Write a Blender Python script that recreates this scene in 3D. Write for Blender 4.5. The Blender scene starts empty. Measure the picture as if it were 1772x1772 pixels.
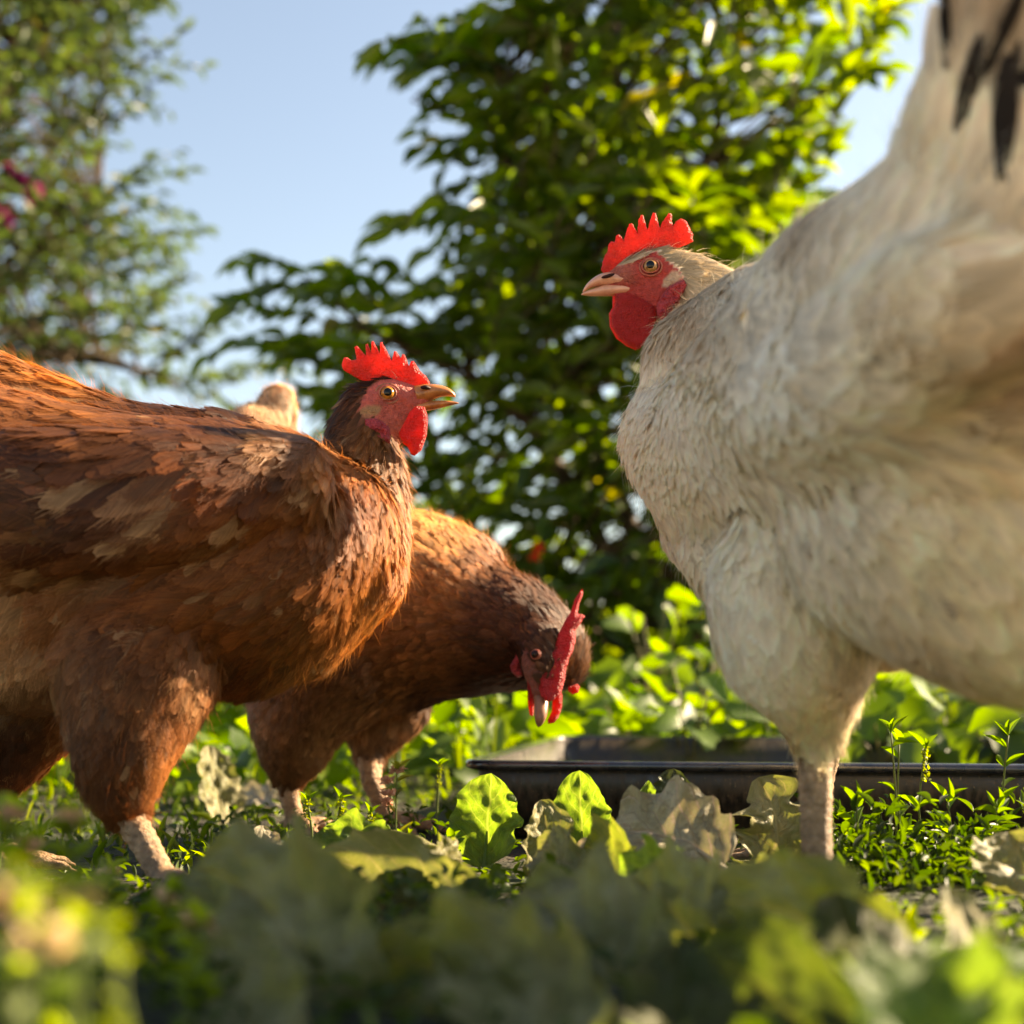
import bpy, bmesh, math, random
import numpy as np
from mathutils import Vector, Matrix
from mathutils.geometry import delaunay_2d_cdt
from mathutils.kdtree import KDTree
R = math.radians
SC = bpy.context.scene
COL = SC.collection

# ------------------------------------------------------------------ camera
FPX = 2434.0            # focal length in photo pixels (1772 wide)
PITCH = R(7.35)
CAM = np.array([0.0, 0.0, 0.10])
FW = np.array([0, math.cos(PITCH), math.sin(PITCH)])
UP = np.array([0, -math.sin(PITCH), math.cos(PITCH)])
RT = np.array([1.0, 0, 0])
cd = bpy.data.cameras.new('camera')
cam = bpy.data.objects.new('camera', cd)
COL.objects.link(cam)
cam.location = CAM
cam.rotation_euler = (R(90) + PITCH, 0, 0)
cd.sensor_width = 24.0
cd.sensor_height = 24.0
cd.lens = 24.0 * FPX / 1772.0
cd.clip_start = 0.02
cd.clip_end = 500
cd.dof.use_dof = True
cd.dof.focus_distance = 0.815
cd.dof.aperture_fstop = 4.0
SC.camera = cam

# ------------------------------------------------------------------ light
SUN_AZ, SUN_EL = R(67), R(29)      # azimuth measured to the right of straight ahead
w = bpy.data.worlds.new('World')
SC.world = w
w.use_nodes = True
nt = w.node_tree
nt.nodes.clear()
sky = nt.nodes.new('ShaderNodeTexSky')
sky.sky_type = 'NISHITA'
sky.sun_disc = False
sky.sun_elevation = SUN_EL
sky.sun_rotation = SUN_AZ
sky.air_density = 1.0
sky.dust_density = 0.9
sky.ozone_density = 1.0
hs = nt.nodes.new('ShaderNodeHueSaturation')
hs.inputs['Saturation'].default_value = 0.92
bg = nt.nodes.new('ShaderNodeBackground')
bg.inputs['Strength'].default_value = 0.055
wo = nt.nodes.new('ShaderNodeOutputWorld')
nt.links.new(sky.outputs[0], hs.inputs['Color'])
nt.links.new(hs.outputs[0], bg.inputs['Color'])
nt.links.new(bg.outputs[0], wo.inputs['Surface'])
sd = bpy.data.lights.new('sun', 'SUN')
sun = bpy.data.objects.new('sun', sd)
COL.objects.link(sun)
sd.energy = 5.0
sd.angle = R(0.5)
sd.color = (1.0, 0.85, 0.64)
SUND = Vector((math.sin(SUN_AZ) * math.cos(SUN_EL), math.cos(SUN_AZ) * math.cos(SUN_EL), math.sin(SUN_EL)))
sun.rotation_euler = SUND.to_track_quat('Z', 'Y').to_euler()
sun.location = (2, 2, 3)
SC.view_settings.view_transform = 'Standard'
SC.view_settings.look = 'None'
SC.view_settings.exposure = 2.32
SC.view_settings.use_white_balance = True
SC.view_settings.white_balance_temperature = 7600
SC.view_settings.white_balance_tint = 10
SC.view_settings.gamma = 1.0
SC.view_settings.use_curve_mapping = False
SC.cycles.use_denoising = True
SC.cycles.max_bounces = 8
SC.cycles.diffuse_bounces = 4
SC.cycles.sample_clamp_indirect = 6.0

# ------------------------------------------------------------------ helpers
def P(px, py, D):
    """point at camera depth D (metres) seen at photo pixel px,py"""
    return CAM + D * (FW + (px - 886) / FPX * RT + (886 - py) / FPX * UP)

def G(px, py, z=0.0):
    """point on the ground plane seen at px,py"""
    d = FW + (px - 886) / FPX * RT + (886 - py) / FPX * UP
    return CAM + d * ((z - CAM[2]) / d[2])

def GX(px, D, z=0.0):
    """ground point at depth D and column px"""
    p = P(px, 886, D)
    return np.array([p[0], p[1], z])

def proj(p):
    q = p - CAM
    d = q @ FW
    return np.stack([886 + FPX * (q @ RT) / d, 886 - FPX * (q @ UP) / d, d], -1)

def cdir(x, y, z):
    """direction from image right / image up / away from camera"""
    return x * RT + y * UP + z * FW

def nrm(a):
    return a / np.maximum(np.linalg.norm(a, axis=-1, keepdims=True), 1e-9)

def vnoise(p, freq, seed, octs=3):
    rg = np.random.default_rng(seed)
    out = np.zeros(p.shape[0])
    amp, tot = 1.0, 0
    for o in range(octs):
        for k in range(4):
            d = rg.normal(size=3)
            d /= np.linalg.norm(d)
            out += amp * np.sin(p @ d * freq * rg.uniform(.7, 1.4) + rg.uniform(0, 6.28)) / 2.0
        tot += amp
        amp *= .55
        freq *= 2.1
    return out / tot

def tag(o, label=None, cat=None, group=None, kind=None):
    if label: o['label'] = label
    if cat: o['category'] = cat
    if group: o['group'] = group
    if kind: o['kind'] = kind
    return o

def empty(name, loc, label, cat, group=None):
    o = bpy.data.objects.new(name, None)
    COL.objects.link(o)
    o.location = Vector(loc)
    o.empty_display_size = .02
    return tag(o, label, cat, group)

def link(name, me, mat, parent=None):
    o = bpy.data.objects.new(name, me)
    COL.objects.link(o)
    if mat is not None:
        for m in (mat if isinstance(mat, (list, tuple)) else [mat]):
            me.materials.append(m)
    if parent is not None:
        o.parent = parent
        o.matrix_parent_inverse = Matrix.Translation(-Vector(parent.location))
    return o

def mk(name, V, F, mat, parent=None, col=None, uv=None, smooth=True, matidx=None, normals=None):
    """V (n,3), F list of faces or (m,k) array"""
    V = np.asarray(V, dtype=np.float32)
    if col is not None and np.shape(col)[1] == 5:
        uv = np.asarray(col)[:, 3:5]; col = np.asarray(col)[:, :3]
    me = bpy.data.meshes.new(name)
    if isinstance(F, np.ndarray):
        m, k = F.shape
        me.vertices.add(len(V))
        me.vertices.foreach_set('co', V.ravel())
        me.loops.add(m * k)
        me.loops.foreach_set('vertex_index', F.astype(np.int32).ravel())
        me.polygons.add(m)
        me.polygons.foreach_set('loop_start', np.arange(0, m * k, k, dtype=np.int32))
        me.update(calc_edges=True)
    else:
        me.from_pydata([tuple(v) for v in V], [], [tuple(f) for f in F])
        me.update()
    n = len(me.polygons)
    me.polygons.foreach_set('use_smooth', np.full(n, smooth))
    if matidx is not None:
        me.polygons.foreach_set('material_index', np.asarray(matidx, dtype=np.int32))
    if col is not None:
        a = me.attributes.new('Col', 'FLOAT_COLOR', 'POINT')
        c = np.ones((len(V), 4), dtype=np.float32)
        if np.shape(col)[1] == 4: c[:, 3] = np.asarray(col)[:, 3]
        c[:, :3] = np.clip(np.asarray(col)[:, :3], 0, .95)
        a.data.foreach_set('color', c.ravel())
    if uv is not None:
        u = me.uv_layers.new(name='UVMap')
        li = np.empty(len(me.loops), dtype=np.int32)
        me.loops.foreach_get('vertex_index', li)
        u.data.foreach_set('uv', np.asarray(uv, dtype=np.float32)[li].ravel())
    me.update()
    if normals is not None:
        me.normals_split_custom_set_from_vertices(np.asarray(normals, dtype=np.float32))
    return link(name, me, mat, parent)

class MB:
    def __init__(s):
        s.V, s.F, s.C, s.n = [], [], [], 0
    def add(s, V, F, c=None):
        V = np.asarray(V, float)
        s.V.append(V)
        s.F += [tuple(i + s.n for i in f) for f in F]
        if c is not None:
            s.C.append(np.broadcast_to(np.asarray(c, float), (len(V), 3)))
        s.n += len(V)
    def build(s, name, mat, parent=None, smooth=True):
        return mk(name, np.concatenate(s.V), s.F, mat, parent, col=np.concatenate(s.C) if s.C else None, smooth=smooth)

def loft(path, rx, ry, up, n=10, cap=True):
    """ellipse sections along a path: rx half size along side, ry along up"""
    path = np.asarray(path, float)
    m = len(path)
    rx = np.broadcast_to(np.asarray(rx, float), m)
    ry = np.broadcast_to(np.asarray(ry, float), m)
    T = nrm(np.gradient(path, axis=0))
    up = np.asarray(up, float)
    V, F = [], []
    for i in range(m):
        sd_ = np.cross(T[i], up); sd_ /= max(np.linalg.norm(sd_), 1e-9)
        u_ = np.cross(sd_, T[i])
        for k in range(n):
            a = 2 * math.pi * k / n
            V.append(path[i] + sd_ * math.cos(a) * rx[i] + u_ * math.sin(a) * ry[i])
    for i in range(m - 1):
        for k in range(n):
            k2 = (k + 1) % n
            F.append((i * n + k, i * n + k2, (i + 1) * n + k2, (i + 1) * n + k))
    if cap:
        F.append(tuple(range(n))[::-1])
        F.append(tuple((m - 1) * n + k for k in range(n)))
    return np.array(V), F

def spline(pts, n):
    pts = np.asarray(pts, float)
    m = len(pts)
    t = np.linspace(0, m - 1, n)
    i = np.clip(np.floor(t).astype(int), 0, m - 2)
    f = (t - i)[:, None]
    p0 = pts[np.clip(i - 1, 0, m - 1)]; p1 = pts[i]; p2 = pts[i + 1]; p3 = pts[np.clip(i + 2, 0, m - 1)]
    return .5 * ((2 * p1) + (-p0 + p2) * f + (2 * p0 - 5 * p1 + 4 * p2 - p3) * f ** 2 + (-p0 + 3 * p1 - 3 * p2 + p3) * f ** 3)

def inpoly(x, y, poly):
    ins = np.zeros(len(x), bool)
    n = len(poly)
    for i in range(n):
        x1, y1 = poly[i]; x2, y2 = poly[(i + 1) % n]
        c = ((y1 > y) != (y2 > y))
        xx = (x2 - x1) * (y - y1) / ((y2 - y1) if y2 != y1 else 1e-9) + x1
        ins ^= c & (x < xx)
    return ins

def polydist(x, y, poly):
    d = np.full(len(x), 1e9)
    n = len(poly)
    for i in range(n):
        a = np.array(poly[i], float); b = np.array(poly[(i + 1) % n], float)
        ab = b - a
        t = np.clip(((x - a[0]) * ab[0] + (y - a[1]) * ab[1]) / max(ab @ ab, 1e-9), 0, 1)
        d = np.minimum(d, np.hypot(x - a[0] - t * ab[0], y - a[1] - t * ab[1]))
    return d

def sdpoly(x, y, poly):
    """positive inside"""
    d = polydist(x, y, poly)
    return np.where(inpoly(x, y, poly), d, -d)

def sstep(a, b, x):
    t = np.clip((x - a) / (b - a), 0, 1)
    return t * t * (3 - 2 * t)

# ------------------------------------------------------------------ materials
def newmat(name):
    m = bpy.data.materials.new(name)
    m.use_nodes = True
    t = m.node_tree
    t.nodes.clear()
    return m, t, t.nodes, t.links

def principled(N, **kw):
    p = N.new('ShaderNodeBsdfPrincipled')
    for k, v in kw.items():
        p.inputs[k.replace('_', ' ')].default_value = v
    return p

def bump(N, L, src, strength, dist, target):
    b = N.new('ShaderNodeBump')
    b.inputs['Strength'].default_value = strength
    b.inputs['Distance'].default_value = dist
    L.new(src, b.inputs['Height'])
    L.new(b.outputs[0], target)
    return b

def noise(N, L, scale, detail=4, coord=None, rough=.6):
    n = N.new('ShaderNodeTexNoise')
    n.inputs['Scale'].default_value = scale
    n.inputs['Detail'].default_value = detail
    n.inputs['Roughness'].default_value = rough
    if coord is not None: L.new(coord, n.inputs['Vector'])
    return n

def mixc(N, L, fac, a, b, mode='MIX'):
    m = N.new('ShaderNodeMix')
    m.data_type = 'RGBA'
    m.blend_type = mode
    for s, v in ((0, fac), (6, a), (7, b)):
        if isinstance(v, bpy.types.NodeSocket): L.new(v, m.inputs[s])
        elif s == 0: m.inputs[0].default_value = v
        else: m.inputs[s].default_value = (*v, 1)
    return m.outputs[2]

def ramp(N, L, src, stops):
    r = N.new('ShaderNodeValToRGB')
    e = r.color_ramp.elements
    while len(e) < len(stops): e.new(.5)
    for i, (p, c) in enumerate(stops):
        e[i].position = p
        e[i].color = (*c, 1) if len(c) == 3 else c
    L.new(src, r.inputs[0])
    return r.outputs[0]

def thin_mat(name, trans=.35, rough=.5, spec=.3, tint=(1, 1, 1), tsat=1.0, bumpy=None, sheen=0.0, barbs=0.0):
    """thin translucent surface coloured by the mesh's own colour attribute"""
    m, t, N, L = newmat(name)
    a = N.new('ShaderNodeAttribute'); a.attribute_name = 'Col'
    p = principled(N, Roughness=rough)
    p.inputs['Specular IOR Level'].default_value = spec
    p.inputs['Sheen Weight'].default_value = sheen
    src = a.outputs['Color']
    if barbs:
        uv = N.new('ShaderNodeUVMap'); uv.uv_map = 'UVMap'
        s_ = N.new('ShaderNodeSeparateXYZ'); L.new(uv.outputs[0], s_.inputs[0])
        fr = N.new('ShaderNodeMath'); fr.operation = 'WRAP'; fr.inputs[1].default_value = 1.5; fr.inputs[2].default_value = -1.5
        L.new(s_.outputs[0], fr.inputs[0])
        ab = N.new('ShaderNodeMath'); ab.operation = 'ABSOLUTE'; L.new(fr.outputs[0], ab.inputs[0])
        mu = N.new('ShaderNodeMath'); mu.operation = 'MULTIPLY_ADD'; mu.inputs[1].default_value = -1.1
        L.new(ab.outputs[0], mu.inputs[0]); L.new(s_.outputs[1], mu.inputs[2])
        cb = N.new('ShaderNodeCombineXYZ')
        sc_ = N.new('ShaderNodeMath'); sc_.operation = 'MULTIPLY'; sc_.inputs[1].default_value = 16; L.new(mu.outputs[0], sc_.inputs[0])
        L.new(s_.outputs[0], cb.inputs[0]); L.new(sc_.outputs[0], cb.inputs[1])
        nb = noise(N, L, 2.0, 3, cb.outputs[0])
        f1 = ramp(N, L, nb.outputs[0], [(.3, (1 - barbs, 1 - barbs, 1 - barbs)), (.7, (1 + barbs * .7, 1 + barbs * .7, 1 + barbs * .7))])
        src = mixc(N, L, 1.0, src, f1, 'MULTIPLY')
        bump(N, L, nb.outputs[0], .5, .0008, p.inputs['Normal'])
    L.new(src, p.inputs['Base Color'])
    tr = N.new('ShaderNodeBsdfTranslucent')
    c = mixc(N, L, 1.0, src, tint, 'MULTIPLY')
    h = N.new('ShaderNodeHueSaturation')
    h.inputs['Saturation'].default_value = tsat
    L.new(c, h.inputs['Color'])
    h.inputs['Value'].default_value = 1.0
    L.new(h.outputs[0], tr.inputs['Color'])
    mx = N.new('ShaderNodeMixShader')
    mx.inputs[0].default_value = trans
    L.new(p.outputs[0], mx.inputs[1]); L.new(tr.outputs[0], mx.inputs[2])
    o = N.new('ShaderNodeOutputMaterial')
    L.new(mx.outputs[0], o.inputs['Surface'])
    if bumpy:
        tc = N.new('ShaderNodeTexCoord')
        n = noise(N, L, bumpy[0], 4, tc.outputs['Object'])
        bump(N, L, n.outputs[0], bumpy[1], .001, p.inputs['Normal'])
    return m

M_feather = thin_mat('feather', .32, .42, .24, tint=(1.6, 1.3, 1.0), barbs=.55)
M_whitefeather = thin_mat('white_feather', .30, .7, .08, tint=(1.1, 1.02, .9), barbs=.08)
M_leaf = thin_mat('shrub_leaf', .52, .42, .45, tint=(3.0, 2.9, .8), tsat=1.1)
M_farleaf = thin_mat('far_leaf', .40, .45, .3, tint=(1.8, 1.8, .8))
M_herb = thin_mat('herb_leaf', .52, .45, .4, tint=(3.1, 2.9, .6), tsat=1.1)

def flesh_mat(name, c, tc, trans, rough=.45, sc=500, mott=(.42, .045, .05)):
    m, t, N, L = newmat(name)
    tcn = N.new('ShaderNodeTexCoord')
    n1 = noise(N, L, sc, 3, tcn.outputs['Object'])
    n2 = noise(N, L, 150, 5, tcn.outputs['Object'])
    v = N.new('ShaderNodeTexVoronoi'); v.inputs['Scale'].default_value = sc * 1.6
    L.new(tcn.outputs['Object'], v.inputs['Vector'])
    col = mixc(N, L, ramp(N, L, n2.outputs[0], [(.38, (0, 0, 0)), (.65, (1, 1, 1))]), c, mott)
    col = mixc(N, L, ramp(N, L, n1.outputs[0], [(.62, (0, 0, 0)), (.74, (.6, .6, .6))]), col, (c[0] * .35, c[1] * .3, c[2] * .3))
    p = principled(N, Roughness=rough)
    p.inputs['Specular IOR Level'].default_value = .35
    p.inputs['Subsurface Weight'].default_value = .25
    p.inputs['Subsurface Radius'].default_value = (.004, .001, .0006)
    p.inputs['Subsurface Scale'].default_value = 1.0
    L.new(col, p.inputs['Base Color'])
    ad = N.new('ShaderNodeMath'); ad.operation = 'MULTIPLY_ADD'; ad.inputs[1].default_value = 2.5
    L.new(n2.outputs[0], ad.inputs[0]); L.new(v.outputs['Distance'], ad.inputs[2])
    bump(N, L, ad.outputs[0], 1.0, .0018, p.inputs['Normal'])
    tr = N.new('ShaderNodeBsdfTranslucent')
    tcx = mixc(N, L, ramp(N, L, n1.outputs[0], [(.5, (0, 0, 0)), (.8, (.7, .7, .7))]), tc, (tc[0] * .6, tc[1] * .4, tc[2] * .4))
    tcx = mixc(N, L, 1.0, tcx, ramp(N, L, n2.outputs[0], [(.35, (.50, .42, .42)), (.66, (1.05, 1.15, 1.15))]), 'MULTIPLY')
    L.new(tcx, tr.inputs['Color'])
    mx = N.new('ShaderNodeMixShader'); mx.inputs[0].default_value = trans
    L.new(p.outputs[0], mx.inputs[1]); L.new(tr.outputs[0], mx.inputs[2])
    o = N.new('ShaderNodeOutputMaterial'); L.new(mx.outputs[0], o.inputs['Surface'])
    return m

M_comb = flesh_mat('comb_flesh', (.70, .095, .07), (1.0, .15, .11), .58)
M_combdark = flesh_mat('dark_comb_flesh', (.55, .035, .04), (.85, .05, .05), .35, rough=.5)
M_wattle = flesh_mat('wattle_flesh', (.62, .06, .05), (1.0, .11, .08), .50, sc=600)
M_lobe = flesh_mat('ear_lobe_flesh', (.50, .06, .07), (.8, .08, .07), .12, sc=420, mott=(.36, .04, .05))

def body_mat(name):
    m, t, N, L = newmat(name)
    a = N.new('ShaderNodeAttribute'); a.attribute_name = 'Col'
    tc = N.new('ShaderNodeTexCoord')
    n1 = noise(N, L, 350, 4, tc.outputs['Object'])
    n2 = noise(N, L, 1200, 2, tc.outputs['Object'])
    v = N.new('ShaderNodeTexVoronoi'); v.inputs['Scale'].default_value = 320
    L.new(tc.outputs['Object'], v.inputs['Vector'])
    col = mixc(N, L, .75, a.outputs['Color'], ramp(N, L, n1.outputs[0], [(.3, (.66, .6, .6)), (.7, (1.25, 1.22, 1.2))]), 'MULTIPLY')
    p = principled(N, Roughness=.55)
    p.inputs['Specular IOR Level'].default_value = .3
    p.inputs['Subsurface Weight'].default_value = .15
    p.inputs['Subsurface Radius'].default_value = (.003, .001, .0006)
    p.inputs['Subsurface Scale'].default_value = 1.0
    L.new(col, p.inputs['Base Color'])
    ad = N.new('ShaderNodeMath'); ad.operation = 'ADD'
    L.new(v.outputs['Distance'], ad.inputs[0]); L.new(n2.outputs[0], ad.inputs[1])
    bb = bump(N, L, ad.outputs[0], .9, .0014, p.inputs['Normal'])
    L.new(a.outputs['Alpha'], bb.inputs['Strength'])
    o = N.new('ShaderNodeOutputMaterial'); L.new(p.outputs[0], o.inputs['Surface'])
    return m
M_body = body_mat('hen_skin')

def simple_mat(name, c, rough=.5, spec=.4, metal=0, c2=None, sc=60, bmp=0, bsc=300, bd=.001, stops=(.4, .65), coat=0):
    m, t, N, L = newmat(name)
    p = principled(N, Roughness=rough, Metallic=metal)
    p.inputs['Specular IOR Level'].default_value = spec
    p.inputs['Coat Weight'].default_value = coat
    tc = N.new('ShaderNodeTexCoord')
    if c2:
        n = noise(N, L, sc, 5, tc.outputs['Object'])
        L.new(mixc(N, L, ramp(N, L, n.outputs[0], [(stops[0], (0, 0, 0)), (stops[1], (1, 1, 1))]), c, c2), p.inputs['Base Color'])
    else:
        p.inputs['Base Color'].default_value = (*c, 1)
    if bmp:
        n = noise(N, L, bsc, 4, tc.outputs['Object'])
        bump(N, L, n.outputs[0], bmp, bd, p.inputs['Normal'])
    o = N.new('ShaderNodeOutputMaterial'); L.new(p.outputs[0], o.inputs['Surface'])
    return m

M_beak = simple_mat('beak_horn', (.56, .20, .05), .32, .4, c2=(.26, .08, .025), sc=120, bmp=.15, bsc=500, coat=.3)
M_darkbeak = simple_mat('dark_beak_horn', (.30, .14, .08), .35, .4, c2=(.18, .08, .045), sc=120, bmp=.15, bsc=500)
M_palebeak = simple_mat('pale_beak_horn', (.66, .33, .22), .35, .5, c2=(.48, .21, .13), sc=140, bmp=.15, bsc=500, coat=.2)
M_pupil = simple_mat('eye_pupil', (.003, .003, .003), .12, .35)
M_iris = simple_mat('eye_iris', (.50, .20, .03), .14, .4, c2=(.26, .09, .02), sc=700)
M_irispale = simple_mat('eye_iris_pale', (.40, .21, .07), .14, .4, c2=(.22, .10, .03), sc=700)
M_lid = simple_mat('eye_lid', (.42, .16, .09), .5, .3, c2=(.26, .07, .05), sc=400, bmp=.5, bsc=900)
M_lidwhite = simple_mat('eye_lid_red', (.34, .07, .05), .5, .3, c2=(.38, .14, .08), sc=400, bmp=.5, bsc=900)
M_nostril = simple_mat('nostril_dark', (.03, .008, .006), .6, .2)
M_bark = simple_mat('bark', (.11, .075, .045), .85, .2, c2=(.05, .035, .022), sc=40, bmp=.8, bsc=80, bd=.01)
M_stem = thin_mat('green_stem', .25, .5, .3, tint=(1.6, 1.5, .6))

# ------------------------------------------------------------------ batches of small shapes
def batch(tv, tf, tcol, O, X, Y, Z, col, var=None, bendv=None):
    """tv (k,n,3) template variants, tf (m,4) faces, O/X/Y/Z (N,3) frames scaled; col (N,3); tcol (k,n) brightness"""
    N_ = len(O)
    k, n, _ = tv.shape
    if var is None: var = np.random.default_rng(1).integers(0, k, N_)
    T = tv[var]
    V = O[:, None] + T[..., 0:1] * X[:, None] + T[..., 1:2] * Y[:, None] + T[..., 2:3] * Z[:, None]
    if bendv is not None: V = V + (np.clip(T[..., 1:2], 0, 2) ** 2) * bendv[:, None]
    F = (tf[None] + (np.arange(N_) * n)[:, None, None]).reshape(-1, tf.shape[1])
    C = col[:, None] * tcol[var][..., None]
    U = T[..., :2] + (np.arange(N_) % 97)[:, None, None] * np.array([3.0, 0.0])
    return V.reshape(-1, 3), F, np.concatenate([C, U], -1).reshape(-1, 5)

def join(parts):
    V, F, C, n = [], [], [], 0
    for v, f, c in parts:
        V.append(v); F.append(f + n); C.append(c); n += len(v)
    return np.concatenate(V), np.concatenate(F), np.concatenate(C)

def feather_templates(nvar=10, fringe=14, frl=.16, point=.5, seed=3, base_w=.5, hw=.03):
    """a curved vane grid with a fringe of separate barbs along its outer edge"""
    rg = np.random.default_rng(seed)
    K, A = 7, 5
    tv, tc, tf = [], [], []
    for j in range(K - 1):
        for i in range(A - 1):
            tf.append([j * A + i, j * A + i + 1, (j + 1) * A + i + 1, (j + 1) * A + i])
    n0 = K * A
    for b in range(fringe):
        tf.append([n0 + 4 * b, n0 + 4 * b + 1, n0 + 4 * b + 2, n0 + 4 * b + 3])
    def wprof(s):
        return .5 * min(1, base_w + s * 1.3) * max(0, 1 - max(0, (s - .35) / .65) ** (2.4 - point)) ** .6
    for q in range(nvar):
        V, C = [], []
        bend = rg.normal(0, .05); sk = rg.normal(0, .1)
        def put(x, y, l):
            z = -.55 * x * x + sk * x * .5 * y - .10 * y * y + rg.normal(0, .003)
            V.append((x + bend * y * y, y, z)); C.append(l)
        for j in range(K):
            sy = j / (K - 1)
            for i in range(A):
                u = (i - (A - 1) / 2) / ((A - 1) / 2)
                w_ = wprof(min(sy, .985)) * (1 + rg.normal(0, .05) * (abs(u) == 1))
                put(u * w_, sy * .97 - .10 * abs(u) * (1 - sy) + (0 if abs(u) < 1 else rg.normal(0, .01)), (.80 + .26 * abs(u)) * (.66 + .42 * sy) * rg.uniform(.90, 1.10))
        for b in range(fringe):
            t = (b + .5) / fringe * 2 - 1
            sy = 1 - abs(t) * .62 + rg.normal(0, .02)
            sg = 1 if t > 0 else -1
            x0 = sg * wprof(min(.98, max(0, sy - .04))) * .9
            y0 = sy * .97 - .05
            dx, dy = sg * (.25 + .35 * abs(t)) * .8, .75
            l = frl * rg.uniform(.5, 1.5)
            lum = rg.uniform(1.0, 1.35)
            for (ax, ay, lm) in ((x0 - hw, y0, 1.05), (x0 + hw, y0, 1.05), (x0 + dx * l + hw * .25, y0 + dy * l + .02, lum), (x0 + dx * l - hw * .25, y0 + dy * l + .02, lum)):
                put(ax, ay, lm)
        tv.append(V); tc.append(C)
    return np.array(tv), np.array(tf), np.array(tc)

def barb_templates(nvar=12, K=15, wid=.5, bw=.022, loose=.5, seed=5, tipw=.25):
    """a feather of separate curved barbs fanning out from the shaft"""
    rg = np.random.default_rng(seed)
    tv, tc, tf = [], [], []
    n = 0
    for q in range(nvar):
        V, C, F = [], [], []
        bend = rg.normal(0, .07)
        def put(x, y, z, l):
            V.append((x + bend * y * y, y, z - .35 * x * x - .08 * y * y)); C.append(l)
        for sg in (-1, 1):
            for i in range(K):
                s0 = (i + rg.uniform(0, .8)) / K * .9
                w_ = wid * (min(1, .45 + s0) * (1 - s0) ** .45 + tipw * .3)
                ln = rg.uniform(.6, 1.15) if loose < .6 else rg.uniform(.4, 1.3)
                ex = sg * w_ * ln; ey = s0 + (.30 + .10 * s0) * ln * (1 + rg.normal(0, .12 * loose))
                z1 = rg.normal(0, .05 * loose) + rg.uniform(0, .10) * loose
                mx_, my_ = ex * .62, s0 + (ey - s0) * .42
                lum = rg.uniform(.80, 1.22)
                h = bw * rg.uniform(.7, 1.4)
                k = len(V)
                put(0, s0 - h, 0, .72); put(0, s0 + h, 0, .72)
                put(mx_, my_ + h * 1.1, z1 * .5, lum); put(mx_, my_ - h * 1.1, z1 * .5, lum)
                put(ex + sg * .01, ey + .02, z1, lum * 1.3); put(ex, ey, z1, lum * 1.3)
                a = [k, k + 3, k + 2, k + 1]; b = [k + 3, k + 5, k + 4, k + 2]
                if sg > 0: F += [a, b]
                else: F += [a[::-1], b[::-1]]
        tv.append(V); tc.append(C); tf = F
    return np.array(tv), np.array(tf), np.array(tc)

FT_round = feather_templates(14, 30, .20, .15, 3, .45, .016)
FT_soft = feather_templates(12, 36, .30, .1, 8, .35, .012)
FT_slim = feather_templates(12, 20, .22, 1.0, 9, .5, .016)
FT_fluff = barb_templates(14, 17, .60, .0085, 1.0, 4, .5)
FT_point = barb_templates(12, 12, .42, .014, .35, 5, .3)

def leaf_template(nvar=8, seed=7, fold=.25, tip=1.3, n=6, serr=0.0):
    rg = np.random.default_rng(seed)
    tv, tc = [], []
    for q in range(nvar):
        V, C = [], []
        dr = rg.uniform(.0, .5); tw = rg.normal(0, .35)
        for i in range(n):
            s = i / (n - 1)
            wd = .5 * math.sin(math.pi * min(1, s ** .85)) ** .9 if 0 < i < n - 1 else .01
            wd *= 1 + serr * (1 if i % 2 else -1)
            for sg in (-1, 0, 1):
                x = sg * wd
                z = abs(x) * fold * 1.6 - dr * s * s + tw * x * s
                V.append((x, s, z)); C.append((1.12 if sg == 0 else .95) * rg.uniform(.92, 1.08))
        tv.append(V); tc.append(C)
    tf = []
    for i in range(n - 1):
        for k in (0, 1):
            tf.append([i * 3 + k, i * 3 + k + 1, (i + 1) * 3 + k + 1, (i + 1) * 3 + k])
    return np.array(tv), np.array(tf), np.array(tc)

LT = leaf_template()
LT_herb = leaf_template(10, 9, .18, n=7, serr=.14)

# ------------------------------------------------------------------ ground
def gz(x, y):
    p = np.stack([np.asarray(x, float), np.asarray(y, float), np.zeros_like(np.asarray(x, float))], -1).reshape(-1, 3)
    h = vnoise(p, 9, 11, 3) * .006 + vnoise(p, 1.1, 12, 2) * .012
    return h.reshape(np.shape(x))

def ground():
    xs = np.concatenate([-np.geomspace(90, 2.2, 22), np.linspace(-2, 2, 150), np.geomspace(2.2, 90, 22)])
    ys = np.concatenate([-np.geomspace(60, .6, 16), np.linspace(-.5, 3.5, 150), np.geomspace(3.7, 120, 26)])
    X, Y = np.meshgrid(xs, ys)
    Z = gz(X, Y)
    n, m = X.shape
    idx = np.arange(n * m).reshape(n, m)
    F = np.stack([idx[:-1, :-1], idx[:-1, 1:], idx[1:, 1:], idx[1:, :-1]], -1).reshape(-1, 4)
    mt, t, N, L = newmat('garden_soil')
    tc = N.new('ShaderNodeTexCoord')
    n1 = noise(N, L, 6, 6, tc.outputs['Object'])
    n2 = noise(N, L, 60, 5, tc.outputs['Object'])
    c = mixc(N, L, ramp(N, L, n2.outputs[0], [(.35, (0, 0, 0)), (.65, (1, 1, 1))]), (.012, .010, .006), (.040, .028, .015))
    c = mixc(N, L, ramp(N, L, n1.outputs[0], [(.4, (0, 0, 0)), (.6, (1, 1, 1))]), c, (.020, .030, .008))
    p = principled(N, Roughness=.95)
    L.new(c, p.inputs['Base Color'])
    bump(N, L, n2.outputs[0], 1.0, .02, p.inputs['Normal'])
    o = N.new('ShaderNodeOutputMaterial'); L.new(p.outputs[0], o.inputs['Surface'])
    g = mk('ground', np.stack([X.ravel(), Y.ravel(), Z.ravel()], -1), F, mt)
    tag(g, kind='structure')
ground()

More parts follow.
